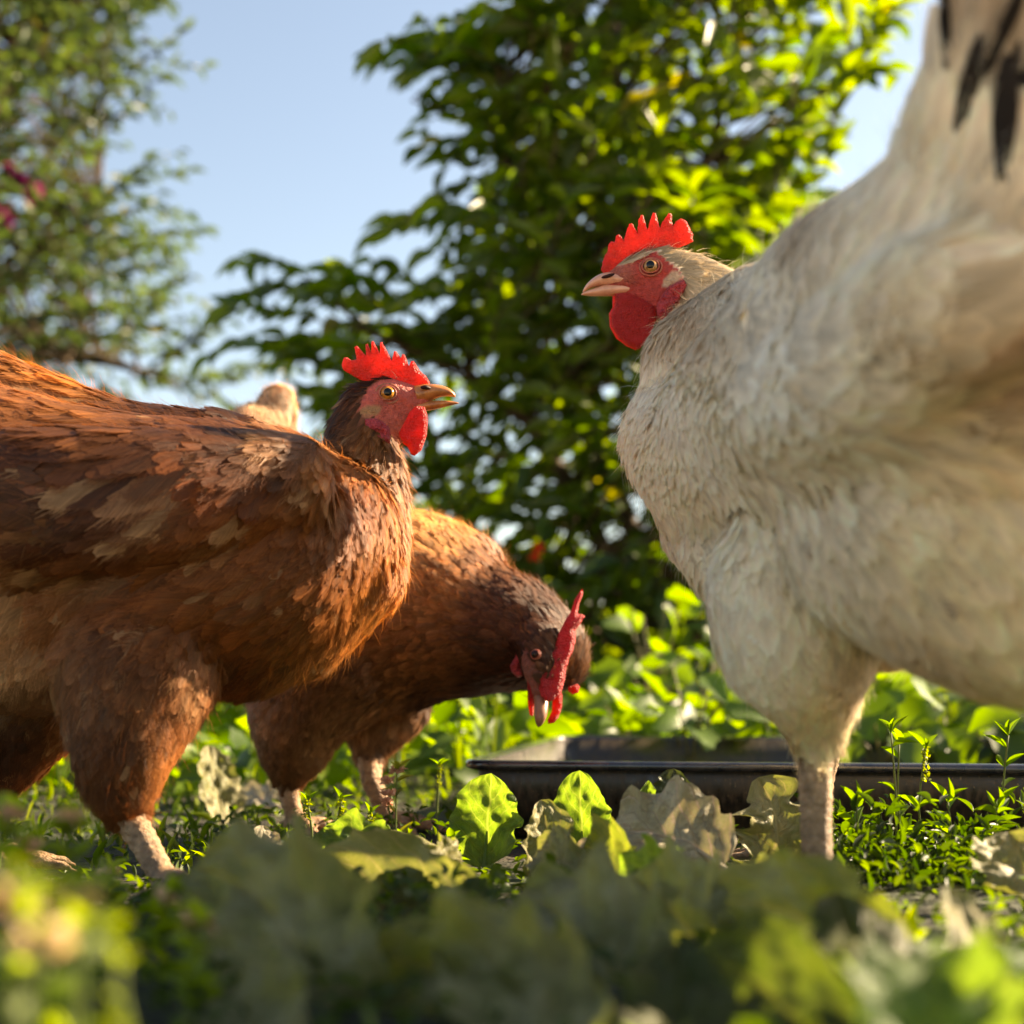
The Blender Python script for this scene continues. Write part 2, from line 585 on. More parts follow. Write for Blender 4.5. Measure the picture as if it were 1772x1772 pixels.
def path():  # unseen sandy sheet behind the camera, added to bounce warm light onto the hens
    xs = np.linspace(-14, 14, 113); ys = np.linspace(-22, -.12, 90)
    X, Y = np.meshgrid(xs, ys)
    Y[-1] += .03 * np.sin(xs * 5)
    Z = gz(X, Y) + .022
    n, m = X.shape
    idx = np.arange(n * m).reshape(n, m)
    F = np.stack([idx[:-1, :-1], idx[:-1, 1:], idx[1:, 1:], idx[1:, :-1]], -1).reshape(-1, 4)
    mt = simple_mat('sandy_bounce_sheet', (.70, .56, .38), .9, .1, c2=(.55, .42, .27), sc=9, bmp=.6, bsc=90, bd=.01)
    tag(mk('path', np.stack([X.ravel(), Y.ravel(), Z.ravel()], -1), F, mt), kind='structure')
path()

def scatter_leaves(O, rg, L0, L1, ratio, up=.6, templ=LT, colA=(.05, .09, .02), colB=(.12, .16, .03)):
    n = len(O)
    az = rg.uniform(0, 2 * math.pi, n)
    el = rg.normal(up, .45, n)
    Y = np.stack([np.cos(az) * np.cos(el), np.sin(az) * np.cos(el), np.sin(el)], -1)
    r = rg.normal(size=(n, 3)) * .5 + np.array([0, 0, 1.0])
    X = nrm(np.cross(Y, r)); Z = np.cross(X, Y)
    l = rg.uniform(L0, L1, n)[:, None]
    w = l * ratio * rg.uniform(.8, 1.25, n)[:, None]
    t = rg.uniform(0, 1, (n, 1)) ** 1.3
    col = np.array(colA) * (1 - t) + np.array(colB) * t
    return batch(*templ, O, X * w, Y * l, Z * l, col, rg.integers(0, len(templ[0]), n))

TRAYP = [(-.035, .955), (.42, .87), (.62, 1.52), (.03, 1.58)]
def in_tray(x, y):
    return inpoly(np.asarray(x), np.asarray(y), TRAYP)

def ground_cover():
    rg = np.random.default_rng(21)
    parts = []
    # mat of tiny leaves, dense near and thinner far away
    n = 52000
    y = .28 + 3.4 * rg.random(n) ** 1.7
    x = (rg.random(n) - .5) * (0.5 + y * 1.15) * 1.25
    p = np.stack([x, y, np.zeros(n)], -1)
    clump = vnoise(p, 16, 5, 3)
    hmax = .006 + .018 * np.clip(clump + .25, 0, 1)
    far = sstep(1.5, 2.6, y)
    hmax = hmax + far * .05
    keep = ~in_tray(x, y) & (rg.random(n) < np.clip(.75 + clump * .8 + far * .6, .15, 1))
    x, y, hmax, far = x[keep], y[keep], hmax[keep], far[keep]
    z = gz(x, y) + rg.random(len(x)) ** .8 * hmax
    O = np.stack([x, y, z], -1)
    nr = far < .3
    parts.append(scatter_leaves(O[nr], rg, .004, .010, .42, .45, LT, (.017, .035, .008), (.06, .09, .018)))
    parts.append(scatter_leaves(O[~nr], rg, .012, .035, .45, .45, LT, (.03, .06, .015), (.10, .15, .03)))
    # thicker tufts along the foot of the tray
    n = 2400
    px = rg.uniform(1380, 1900, n); D = rg.uniform(.70, .86, n)
    x = (px - 886) / FPX * D; y = D
    k = ~in_tray(x, y); x, y = x[k], y[k]
    p = np.stack([x, y, x * 0], -1)
    z = gz(x, y) + rg.random(len(x)) ** 1.6 * (.006 + .034 * np.clip(vnoise(p, 75, 3, 2) + .15, 0, 1))
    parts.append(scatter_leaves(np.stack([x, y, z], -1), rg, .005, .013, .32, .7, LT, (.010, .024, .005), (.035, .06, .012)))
    V, F, C = join(parts)
    o = mk('ground_cover', V, F, M_herb, col=C, smooth=True)
    tag(o, 'low mat of tiny green weed leaves covering the soil', 'ground cover', kind='stuff')
    # thin grass
    n = 9000
    y = .3 + 2.6 * rg.random(n) ** 1.5
    x = (rg.random(n) - .5) * (.5 + y * 1.1) * 1.2
    p = np.stack([x, y, x * 0], -1)
    k = (vnoise(p, 11, 8, 2) > .05) & ~in_tray(x, y)
    x, y = x[k], y[k]; n = len(x)
    O = np.stack([x, y, gz(x, y)], -1)
    az = rg.uniform(0, 6.28, n); ln = rg.uniform(.008, .026, n)[:, None]
    lean = rg.uniform(.1, .9, n)
    Y = nrm(np.stack([np.cos(az) * lean, np.sin(az) * lean, np.ones(n)], -1))
    X = nrm(np.cross(Y, rg.normal(size=(n, 3)))); Z = np.cross(X, Y)
    t = rg.random((n, 1))
    col = np.array((.05, .09, .015)) * (1 - t) + np.array((.16, .19, .04)) * t
    V, F, C = batch(*LT, O, X * rg.uniform(.0012, .0028, n)[:, None], Y * ln, Z * ln, col, rg.integers(0, 8, n))
    o = mk('grass', V, F, M_herb, col=C)
    tag(o, 'thin short grass blades growing among the weeds', 'grass', kind='stuff')
ground_cover()

# ------------------------------------------------------------------ shrubs and trees
def tube(mb, path, r0, r1, n=5, c=None):
    r = np.linspace(r0, r1, len(path))
    v, f = loft(path, r, r, (.13, .31, .94) if abs(path[-1][2] - path[0][2]) < .7 * np.linalg.norm(np.array(path[-1]) - path[0]) else (1, .1, 0), n)
    mb.add(v, f, c)

def make_tree(name, label, cat, base, stems, twigs, rg, leafL, ratio, colA, colB, trunk_r, mat=M_leaf, nleaf=(8, 12), twl=(.12, .22), droop=.35, extra=None, group=None):
    """base point; stems: list of point lists; twigs: (N,3) starts with (N,3) directions"""
    e = empty(name, base, label, cat, group)
    tb = MB()
    allp = []
    for st in stems:
        pts = spline(np.array([base] + list(st)), 14)
        pts[1:-1] += rg.normal(0, .008, pts[1:-1].shape)
        tube(tb, pts, trunk_r, trunk_r * .22, 7)
        allp.append(pts[3:])
    allp = np.concatenate(allp)
    O, Y, Z, Ls = [], [], [], []
    S, Dr = twigs
    for i in range(len(S)):
        s, d = S[i], nrm(Dr[i])
        j = np.argmin(((allp - s) ** 2).sum(1) + (allp[:, 2] > s[2]) * .2)
        a = allp[j]
        L_ = rg.uniform(*twl)
        n = rg.integers(nleaf[0], nleaf[1] + 1)
        ts = np.linspace(0, 1, 6)[:, None]
        path = s + d * L_ * ts + np.array([0, 0, -1]) * droop * L_ * ts ** 2
        mid = (a + s) / 2 + np.array([0, 0, .04]) * np.linalg.norm(a - s)
        tube(tb, spline([a, mid, s], 5), trunk_r * .16, .0022, 4)
        tube(tb, path, .0022, .001, 3)
        side = nrm(np.cross(d, np.array([0, 0, 1.0])) + 1e-6)
        for k in range(n):
            t = (k + .6) / n
            q = s + d * L_ * t + np.array([0, 0, -1]) * droop * L_ * t * t
            tang = nrm(d + np.array([0, 0, -2 * droop * t]))
            sg = 1 if k % 2 else -1
            v = tang * rg.uniform(.5, 1.1) + side * sg * rg.uniform(.5, 1.1) * (1 - .7 * (k == n - 1)) + rg.normal(0, .25, 3) + np.array([0, 0, -.15])
            O.append(q); Y.append(v)
            Z.append(np.array([0, 0, 1.0]) + rg.normal(0, .55, 3))
            Ls.append(rg.uniform(.7, 1.15) * leafL)
    O = np.array(O); Y = nrm(np.array(Y)); Z = np.array(Z)
    X = nrm(np.cross(Y, Z)); Z = np.cross(X, Y)
    Ls = np.array(Ls)[:, None]
    w = Ls * ratio * rg.uniform(.85, 1.2, Ls.shape)
    t = rg.random((len(O), 1)) ** 1.2
    col = np.array(colA) * (1 - t) + np.array(colB) * t
    odd = rg.random(len(O)) < .015
    col[odd] = (.13, .12, .03)
    V, F, C = batch(*LT, O, X * w, Y * Ls, Z * Ls, col, rg.integers(0, 8, len(O)))
    mk('crown', V, F, mat, e, col=C)
    tb.build('trunk', M_bark, e)
    return e

def twigs_in_poly(poly, D0, D1, n, rg, centre, dens=None, out=.8):
    poly = np.array(poly, float)
    mn, mxx = poly.min(0), poly.max(0)
    S, Dd = [], []
    while len(S) < n:
        x = rg.uniform(mn[0], mxx[0]); y = rg.uniform(mn[1], mxx[1])
        if not inpoly(np.array([x]), np.array([y]), poly)[0]: continue
        if dens is not None and rg.random() > dens(x, y): continue
        D = rg.uniform(D0, D1)
        p = P(x, y, D)
        if p[2] < .03: continue
        v = nrm(np.array([x - centre[0], centre[1] - y]) + 1e-3)
        d = cdir(v[0] * out, v[1] * out * .6 + .15, 0) + rg.normal(0, .45, 3)
        S.append(p - nrm(d) * .10); Dd.append(d)
    return np.array(S), np.array(Dd)

def shrubs():
    rg = np.random.default_rng(31)
    poly = [(735, 60), (800, 10), (900, -120), (1250, -160), (1560, -80), (1540, 40), (1500, 120), (1520, 190), (1440, 250), (1400, 330), (1380, 430),
            (1450, 600), (1450, 900), (1450, 1160), (770, 1170), (760, 1000), (700, 800), (600, 700), (560, 630), (500, 590), (500, 500), (560, 480), (700, 520), (800, 500), (880, 440), (860, 330), (880, 240), (790, 150)]
    def dens(x, y):
        d = 1.0
        if x < 900 and y > 430: d = .6
        if y > 700: d *= .75
        if y < 260: d *= .85
        if x > 1380 and y < 450: d *= .55
        return d
    S, Dr = twigs_in_poly(poly, 2.35, 3.2, 600, rg, (1130, 900), dens)
    # the sprays whose tips stand out against the sky
    tips = [((800, 70), (700, 45)), ((830, 150), (690, 50)), ((830, 190), (725, 165)), ((870, 260), (780, 215)), ((840, 250), (770, 240)),
            ((840, 320), (745, 325)), ((840, 390), (720, 358)), ((850, 370), (750, 395)), ((900, 430), (820, 430)),
            ((560, 520), (425, 455)), ((560, 500), (470, 430)), ((600, 540), (530, 440)), ((560, 590), (430, 565)), ((560, 560), (440, 500)),
            ((680, 560), (610, 470)), ((700, 530), (640, 460)), ((760, 540), (700, 460)), ((760, 560), (810, 470)), ((820, 520), (760, 480)), ((620, 640), (520, 590)),
            ((600, 700), (540, 620)), ((640, 720), (570, 690))]
    for a, b in tips:
        p = P(*a, rg.uniform(2.45, 2.8)); q = P(*b, rg.uniform(2.45, 2.8))
        S = np.vstack([S, p]); Dr = np.vstack([Dr, q - p])
    base = GX(1150, 2.85)
    def sp(*a): return [P(*q) for q in a]
    stems = [sp((1140, 900, 2.85), (1100, 500, 2.8), (1060, 100, 2.8), (1040, -100, 2.8)),
             sp((1160, 850, 2.9), (1190, 450, 2.95), (1270, 100, 2.95), (1330, -80, 3.0)),
             sp((1050, 950, 2.8), (930, 750, 2.7), (760, 620, 2.65), (620, 560, 2.6)),
             sp((1090, 900, 2.8), (960, 600, 2.75), (880, 300, 2.7), (850, 150, 2.7)),
             sp((1220, 950, 2.95), (1300, 700, 3.0), (1380, 500, 3.0)),
             sp((1000, 1050, 2.7), (850, 950, 2.7), (740, 850, 2.65))]
    make_tree('shrub', 'tall dense dark green shrub standing behind the tray between the brown and white hens', 'shrub', base, stems, (S, Dr), rg, .074, .38,
              (.035, .065, .014), (.10, .135, .022), .022, nleaf=(8, 12), twl=(.16, .27))
    # left tree: finer leaves, further off, rising to the upper left
    rg = np.random.default_rng(32)
    poly = [(-250, -200), (300, -200), (215, 20), (190, 160), (120, 250), (90, 330), (160, 350), (200, 400), (200, 480), (150, 560), (110, 640), (100, 760), (-250, 800)]
    S, Dr = twigs_in_poly(poly, 4.0, 5.4, 600, rg, (-100, 600), None, .9)
    tips = [((190, 170), (290, 55)), ((180, 120), (250, -20)), ((150, 240), (240, 160)), ((120, 320), (255, 335)), ((150, 350), (200, 320)), ((160, 420), (215, 410)),
            ((150, 500), (250, 450)), ((100, 560), (200, 520)), ((180, 590), (310, 470)), ((210, 600), (280, 500)), ((250, 640), (380, 530)), ((270, 650), (330, 590)), ((300, 660), (430, 620)),
            ((200, 590), (260, 560)), ((200, 640), (300, 640)), ((220, 600), (150, 580)), ((240, 660), (340, 670)), ((130, 620), (230, 600)), ((60, 600), (160, 640)), ((330, 680), (400, 650))]
    for a, b in tips:
        for k in range(2):
            D = rg.uniform(4.3, 4.9)
            p = P(a[0] + rg.normal(0, 12), a[1] + rg.normal(0, 12), D); q = P(*b, D)
            S = np.vstack([S, p]); Dr = np.vstack([Dr, q - p])
    base = GX(-160, 4.7)
    stems = [sp((-120, 800, 4.7), (-60, 400, 4.7), (20, 100, 4.7), (90, -120, 4.7)),
             sp((-120, 850, 4.7), (-40, 650, 4.6), (120, 620, 4.5), (270, 650, 4.5)),
             sp((-130, 700, 4.7), (-60, 520, 4.7), (60, 430, 4.7), (170, 380, 4.7)),
             sp((-160, 600, 4.8), (-180, 200, 4.9), (-150, -100, 5.0))]
    t = make_tree('flowering_tree', 'tall blurred tree at the left with fine leaves and small magenta flowers', 'tree', base, stems, (S, Dr), rg, .060, .42,
                  (.032, .055, .018), (.07, .10, .03), .04, mat=M_farleaf, nleaf=(9, 14), twl=(.28, .42), droop=.15)
    rg = np.random.default_rng(33)
    n = 26
    for (cx, cy) in ((38, 315), (58, 335), (5, 375), (12, 300)):
        O = np.array([P(cx + rg.normal(0, 6), cy + rg.normal(0, 6), 4.1) for _ in range(n)])
        V, F, C = scatter_leaves(O, rg, .02, .035, .8, .3, LT, (.14, .01, .06), (.24, .02, .11))
        mk('flower', V, F, M_petal, t, col=C)
M_petal = thin_mat('petal', .5, .5, .3, tint=(1.3, 1.2, 1.3))
shrubs()

def hedges():
    # far greenery that closes the view under the hens and beside the shrub
    specs = [(-700, 7.0, 1.5, .9, 'low dark hedge bush far behind the left brown hen'),
             (250, 6.5, .95, .45, 'low round bush far behind the legs of the left brown hen'),
             (760, 6.0, .85, .50, 'blurred low bush behind the pecking hen'),
             (1250, 5.2, .85, .75, 'blurred green bush low behind the tall shrub'),
             (1750, 5.0, 1.0, 1.0, 'blurred leafy bush behind the white hen'),
             (2500, 6.0, 1.3, 1.6, 'tall leafy bush far behind the white hen at the right')]
    for i, (px, D, wd, h, lab) in enumerate(specs):
        rg = np.random.default_rng(50 + i)
        b = GX(px, D)
        n = 170
        u = rg.normal(size=(n, 3)); u = nrm(u) * rg.uniform(.35, 1, (n, 1))
        S = b + np.array([0, 0, h * .5]) + u * np.array([wd, .6, h * .5])
        S[:, 2] = np.maximum(S[:, 2], .04)
        Dr = u + np.array([0, 0, .3])
        stems = [[b + np.array([dx * .4, 0, h * .4]), b + np.array([dx, 0, h * .8])] for dx in (-wd * .6, 0, wd * .6)]
        make_tree('bush', lab, 'bush', b, stems, (S, Dr), rg, .07, .45, (.025, .05, .012), (.07, .10, .02), .012, nleaf=(9, 13), twl=(.15, .25), group='low bushes behind the garden')
hedges()

# ------------------------------------------------------------------ undergrowth behind the tray
def undergrowth():
    rg = np.random.default_rng(61)
    n = 5200
    y = rg.uniform(1.3, 3.0, n)
    x = rg.uniform(-1.0, 1.1, n) * (.6 + .35 * y)
    k = ~in_tray(x, y); x, y = x[k], y[k]; n = len(x)
    px = proj(np.stack([x, y, y * 0 + .1], -1))[:, 0]
    p = np.stack([x, y, x * 0], -1)
    h = .05 + .03 * y * .3 + .06 * np.clip(vnoise(p, 5, 4, 2) + .3, 0, 1)
    h = h + .10 * sstep(950, 1250, px) * sstep(1.5, 2.0, y) + .03 * sstep(1000, 1300, px)
    h = np.where(px < 700, h * .75, h)
    z = gz(x, y) + h * rg.random(n) ** .6
    O = np.stack([x, y, z], -1)
    v1 = scatter_leaves(O, rg, .022, .055, .62, .25, LT_herb, (.035, .07, .014), (.13, .19, .03))
    n = 2600
    j = rg.integers(0, len(O), n)
    O2 = O[j] * np.array([1, 1, 0]) + np.array([0, 0, 1]) * (O[j][:, 2:3] * .1)
    Y = np.stack([rg.normal(0, .12, n), rg.normal(0, .12, n), np.ones(n)], -1) * O[j][:, 2:3]
    X = nrm(np.cross(Y, rg.normal(size=(n, 3)))) * .003
    Z = nrm(np.cross(X, Y)) * .002
    v2 = batch(*LT, O2, X, Y, Z, np.tile(np.array([.08, .11, .03]), (n, 1)))
    V, F, C = join([v1, v2])
    o = mk('undergrowth', V, F, M_herb, col=C)
    tag(o, 'mass of backlit green weeds and herbs growing behind the tray', 'undergrowth', kind='stuff')
undergrowth()

# ------------------------------------------------------------------ big detailed leaves
def leaf_mat(name, green, dust, glow, dustamt=.5, trans=.45):
    m, t, N, L = newmat(name)
    uv = N.new('ShaderNodeUVMap'); uv.uv_map = 'UVMap'
    tc = N.new('ShaderNodeTexCoord')
    sx = N.new('ShaderNodeSeparateXYZ'); L.new(uv.outputs[0], sx.inputs[0])
    def M(op, a, b=None, c=None):
        q = N.new('ShaderNodeMath'); q.operation = op
        for i, v in enumerate((a, b, c)):
            if v is None: continue
            if isinstance(v, (int, float)): q.inputs[i].default_value = v
            else: L.new(v, q.inputs[i])
        return q.outputs[0]
    nz = noise(N, L, 5, 3, uv.outputs[0])
    wob = M('MULTIPLY', M('SUBTRACT', nz.outputs[0], .5), .10)
    au = M('ABSOLUTE', M('SUBTRACT', sx.outputs[0], .5))          # 0 at midrib
    mid = M('SUBTRACT', 1.0, M('MINIMUM', M('DIVIDE', au, .030), 1.0))
    ph = M('ADD', M('SUBTRACT', sx.outputs[1], M('MULTIPLY', au, .75)), wob)
    fr = M('ABSOLUTE', M('SUBTRACT', M('FRACT', M('MULTIPLY', ph, 7.0)), .5))
    sv = M('SUBTRACT', 1.0, M('MINIMUM', M('DIVIDE', fr, .07), 1.0))
    vo = N.new('ShaderNodeTexVoronoi'); vo.feature = 'DISTANCE_TO_EDGE'; vo.inputs['Scale'].default_value = 26
    L.new(uv.outputs[0], vo.inputs['Vector'])
    rv = M('MULTIPLY', M('SUBTRACT', 1.0, M('MINIMUM', M('DIVIDE', vo.outputs['Distance'], .05), 1.0)), .5)
    vein = M('MAXIMUM', M('MAXIMUM', mid, M('MULTIPLY', sv, .85)), rv)
    nd = noise(N, L, 34, 6, tc.outputs['Object'])
    nd2 = noise(N, L, 260, 4, tc.outputs['Object'])
    dm = M('MULTIPLY', ramp(N, L, nd.outputs[0], [(.5 - dustamt * .35, (0, 0, 0)), (.95 - dustamt * .45, (1, 1, 1))]), .9)
    base = mixc(N, L, M('MULTIPLY', vein, .5), green, (green[0] * 2.2, green[1] * 1.9, green[2] * 2.4))
    base = mixc(N, L, dm, base, dust)
    base = mixc(N, L, ramp(N, L, nd2.outputs[0], [(.55, (0, 0, 0)), (.75, (.5, .5, .5))]), base, (dust[0] * .5, dust[1] * .45, dust[2] * .4))
    p = principled(N, Roughness=.5)
    p.inputs['Specular IOR Level'].default_value = .35
    L.new(base, p.inputs['Base Color'])
    hgt = M('ADD', M('MULTIPLY', vein, -.8), M('ADD', M('MULTIPLY', nd2.outputs[0], .5), M('MULTIPLY', nd.outputs[0], 1.2)))
    bump(N, L, hgt, .8, .0018, p.inputs['Normal'])
    tr = N.new('ShaderNodeBsdfTranslucent')
    g2 = mixc(N, L, 0.0, glow, glow)
    nbl = noise(N, L, 9, 5, uv.outputs[0])
    g2 = mixc(N, L, ramp(N, L, nbl.outputs[0], [(.40, (0, 0, 0)), (.62, (.85, .85, .85))]), g2, (glow[0] * .42, glow[1] * .5, glow[2] * .5))
    g2 = mixc(N, L, M('MULTIPLY', dm, .65), g2, (glow[0] * .35, glow[1] * .28, glow[2] * .3))
    g2 = mixc(N, L, M('MULTIPLY', vein, .8), g2, (glow[0] * 1.7, glow[1] * 1.25, glow[2] * 4))
    L.new(g2, tr.inputs['Color'])
    mx = N.new('ShaderNodeMixShader'); mx.inputs[0].default_value = trans
    L.new(p.outputs[0], mx.inputs[1]); L.new(tr.outputs[0], mx.inputs[2])
    o = N.new('ShaderNodeOutputMaterial'); L.new(mx.outputs[0], o.inputs['Surface'])
    return m
ML_green = leaf_mat('fresh_leaf', (.06, .12, .02), (.20, .20, .11), (.30, .46, .02), .15, .5)
ML_dusty = leaf_mat('dusty_leaf', (.13, .14, .04), (.42, .36, .20), (.32, .34, .04), .5, .33)
ML_grey = leaf_mat('grey_green_leaf', (.115, .115, .018), (.42, .36, .20), (.32, .38, .02), .45, .38)
ML_pale = leaf_mat('pale_dry_leaf', (.24, .21, .13), (.50, .44, .31), (.35, .30, .10), .7, .25)
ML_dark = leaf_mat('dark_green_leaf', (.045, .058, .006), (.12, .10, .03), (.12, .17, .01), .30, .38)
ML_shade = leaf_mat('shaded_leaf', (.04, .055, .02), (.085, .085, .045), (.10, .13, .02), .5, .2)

def big_leaf(name, label, base, tip, width, side, bend=(0, 0, 0), cup=.2, wave=.12, seed=1, mat=None, wfreq=3.0, roll=0.0, lobes=.08, petiole=.03, cat='leaf', group='withered leaves lying on the ground', twist=0.0, shape=.8):
    """midrib from base to tip, side = direction of the right half"""
    rg = np.random.default_rng(seed)
    base = np.asarray(base, float); tip = np.asarray(tip, float)
    L_ = np.linalg.norm(tip - base)
    nu, nv = 28, 34
    t = np.linspace(0, 1, nv)
    path = base + (tip - base) * t[:, None] + np.asarray(bend, float)[None] * (4 * t * (1 - t))[:, None]
    T = nrm(np.gradient(path, axis=0))
    side = np.asarray(side, float)
    V, UV = [], []
    ph = rg.uniform(0, 6.28, 6)
    for j in range(nv):
        sd_ = side - T[j] * (side @ T[j]); sd_ /= np.linalg.norm(sd_)
        nn = np.cross(sd_, T[j])
        if twist:
            a = twist * (t[j] - .3)
            sd_, nn = sd_ * math.cos(a) + nn * math.sin(a), nn * math.cos(a) - sd_ * math.sin(a)
        wp = max(0, math.sin(math.pi * min(1, .02 + .98 * t[j] ** shape))) ** .5
        for i in range(nu):
            u = i / (nu - 1) * 2 - 1
            lob = 1 + lobes * min(1, (1 - t[j]) * 5) * (math.sin(t[j] * 23 + ph[0] + (2 if u > 0 else 0)) + .6 * math.sin(t[j] * 47 + ph[1] * (1 if u > 0 else 2)))
            w_ = width * .5 * wp * lob
            ang = u * roll
            if abs(roll) > .01:
                x = math.sin(ang) / roll * w_; z = (1 - math.cos(ang)) / roll * w_
            else:
                x = u * w_; z = 0
            z += cup * w_ * u * u
            z += wave * w_ * abs(u) ** 1.4 * (math.sin(wfreq * 2 * math.pi * t[j] + ph[2] + (1.7 if u > 0 else 0)) + .5 * math.sin(wfreq * 4.7 * math.pi * t[j] + ph[3] + u * 2))
            z += .07 * w_ * math.sin(11 * t[j] + ph[4] + u * 5) + .05 * w_ * math.sin(19 * t[j] - u * 9 + ph[1]) + .02 * w_ * math.sin(31 * t[j] + u * 17 + ph[5])
            z -= .05 * w_ * math.exp(-(u / .07) ** 2)
            V.append(path[j] + sd_ * x + nn * z)
            UV.append((u * .5 + .5, t[j]))
    V = np.array(V)
    idx = np.arange(nu * nv).reshape(nv, nu)
    F = np.stack([idx[:-1, :-1], idx[:-1, 1:], idx[1:, 1:], idx[1:, :-1]], -1).reshape(-1, 4)
    # petiole
    b = base
    pth = spline([b - T[0] * petiole - np.array([0, 0, .006]), b - T[0] * petiole * .4, b, path[nv // 3]], 8)
    pv, pf = loft(pth, [.0022, .0022, .002, .002, .0017, .0014, .001, .0006], [.0022, .0022, .002, .002, .0017, .0014, .001, .0006], np.cross(side, T[0]) + 1e-3, 6, cap=False)
    n0 = len(V)
    V = np.vstack([V, pv]); F = np.vstack([F, np.array(pf) + n0])
    UV = np.vstack([np.array(UV), np.tile([[.5, .2]], (len(pv), 1))])
    lo = V.min(0)
    o = mk(name, V, F, mat, uv=UV)
    return tag(o, label, cat, group)

def leaves():
    c = cdir
    W = 'wilted_leaf'
    def S(px, w, D): return w * D / FPX
    big_leaf(W, 'bright green backlit leaf standing upright beside the left corner of the tray', P(838, 1500, .78), P(850, 1338, .80), .042, c(.95, .1, -.3), c(-.0, 0, .01), .2, .14, 1, ML_green, lobes=.05)
    big_leaf(W, 'pale grey pointed leaf standing between the two bright green leaves', P(915, 1520, .735), P(935, 1384, .75), .030, c(.9, .1, .5), c(.006, 0, 0), .35, .15, 2, ML_dusty)
    big_leaf(W, 'round green backlit leaf with clear veins standing against the tray wall', P(1010, 1500, .79), P(1003, 1333, .81), .038, c(.97, 0, -.25), c(0, 0, .008), .25, .12, 3, ML_green, shape=.62, lobes=.04)
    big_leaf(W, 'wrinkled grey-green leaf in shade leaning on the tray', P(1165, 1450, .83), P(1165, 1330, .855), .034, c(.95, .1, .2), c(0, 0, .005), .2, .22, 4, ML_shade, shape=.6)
    big_leaf(W, 'small fresh green curled leaf in front of the shaded wrinkled leaf', P(1128, 1425, .80), P(1122, 1350, .80), .016, c(.8, .2, .6), c(-.003, 0, 0), .4, .1, 5, ML_green, petiole=.02)
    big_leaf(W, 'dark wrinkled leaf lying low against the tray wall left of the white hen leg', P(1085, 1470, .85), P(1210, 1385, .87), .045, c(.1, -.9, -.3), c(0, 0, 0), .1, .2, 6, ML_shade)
    big_leaf(W, 'dusty lobed leaf with a tall pointed tip left of the white hen leg', P(1290, 1540, .745), P(1312, 1345, .76), .048, c(.95, .1, .25), c(.012, 0, -.008), .25, .3, 7, ML_dusty, lobes=.26, wfreq=2.3)
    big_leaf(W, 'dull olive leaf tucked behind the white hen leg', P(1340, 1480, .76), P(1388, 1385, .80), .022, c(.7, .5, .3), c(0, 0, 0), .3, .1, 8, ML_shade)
    big_leaf(W, 'cream coloured dry leaf with a crinkled sunlit rim in the middle of the pile', P(1250, 1500, .68), P(1060, 1445, .70), .050, c(.1, .75, .6), c(0, .008, 0), .35, .28, 9, ML_pale, lobes=.12)
    big_leaf(W, 'dusty leaf rolled into a long tube in front of the pecking hen', P(845, 1575, .71), P(630, 1470, .76), .046, c(.1, .8, .55), c(.0, .010, 0), .0, .05, 10, ML_dusty, roll=2.7, shape=.9, lobes=.04)
    big_leaf(W, 'bright green leaf blade flopped beside the rolled dusty leaf', P(690, 1545, .71), P(560, 1432, .76), .040, c(.5, .5, .6), c(-.004, .006, 0), .15, .12, 11, ML_green)
    big_leaf(W, 'long curled leaf with a pale sunlit edge below the rolled leaf', P(850, 1650, .60), P(535, 1530, .66), .052, c(.1, .75, .6), c(0, .012, 0), .2, .10, 12, ML_dusty, roll=1.2)
    big_leaf(W, 'dark green leaf lying flat under the long curled leaf', P(800, 1680, .55), P(560, 1580, .64), .075, c(.2, .2, .95), c(0, .006, 0), .15, .12, 13, ML_dark)
    big_leaf(W, 'small pale crumpled leaf by the front foot of the pecking hen', P(500, 1530, .72), P(455, 1428, .74), .020, c(.8, .1, .6), c(-.004, 0, 0), .4, .3, 14, ML_pale)
    big_leaf(W, 'large blurred grey-green leaf leaning over the foot of the left brown hen', P(600, 1810, .40), P(335, 1500, .48), 0.055, c(.75, .62, .15), c(.004, .010, 0), .22, 0.26, 15, ML_grey)
    big_leaf(W, 'broad blurred grey-green leaf in the centre of the near pile', P(1130, 1815, .42), P(900, 1545, .50), 0.051, c(.8, .55, .2), c(0, .010, 0), .2, 0.26, 16, ML_grey)
    big_leaf(W, 'blurred leaf with a pale top edge left of the white hen foot', P(1260, 1735, .47), P(1090, 1515, .54), 0.047, c(.85, .5, .1), c(0, .008, 0), .25, 0.28, 17, ML_grey)
    big_leaf(W, 'blurred grey leaf crossing in front of the white hen foot', P(1560, 1725, .43), P(1230, 1565, .50), 0.043, c(.2, .8, .4), c(0, .010, 0), .2, 0.27, 18, ML_grey)
    big_leaf(W, 'big dark green blurred leaf arching near the lens at the lower right', P(1520, 1925, .34), P(1450, 1545, .44), 0.049, c(.96, .0, .3), c(.004, 0, -.012), -.2, 0.26, 19, ML_dark)
    big_leaf(W, 'blurred leaf with a pale sunlit rib right of the big dark leaf', P(1740, 1865, .36), P(1640, 1535, .47), 0.020, c(.7, .1, .7), c(.004, 0, 0), .3, 0.26, 20, ML_dusty)
    big_leaf(W, 'glowing yellow-green blurred leaf in the bottom right corner', P(1720, 1975, .30), P(1690, 1630, .38), 0.047, c(.95, .15, .3), c(0, 0, .005), .15, 0.27, 21, ML_green)
    big_leaf(W, 'second yellow-green blurred leaf cut by the right edge of the photo', P(1830, 1885, .32), P(1800, 1635, .38), 0.034, c(.95, -.1, .3), c(0, 0, .004), .15, 0.27, 22, ML_green)
    big_leaf(W, 'pale grey blurred leaf lying along the bottom edge at the centre', P(1020, 1835, .36), P(640, 1675, .43), 0.043, c(.1, .8, .6), c(0, .010, 0), .2, 0.27, 23, ML_grey)
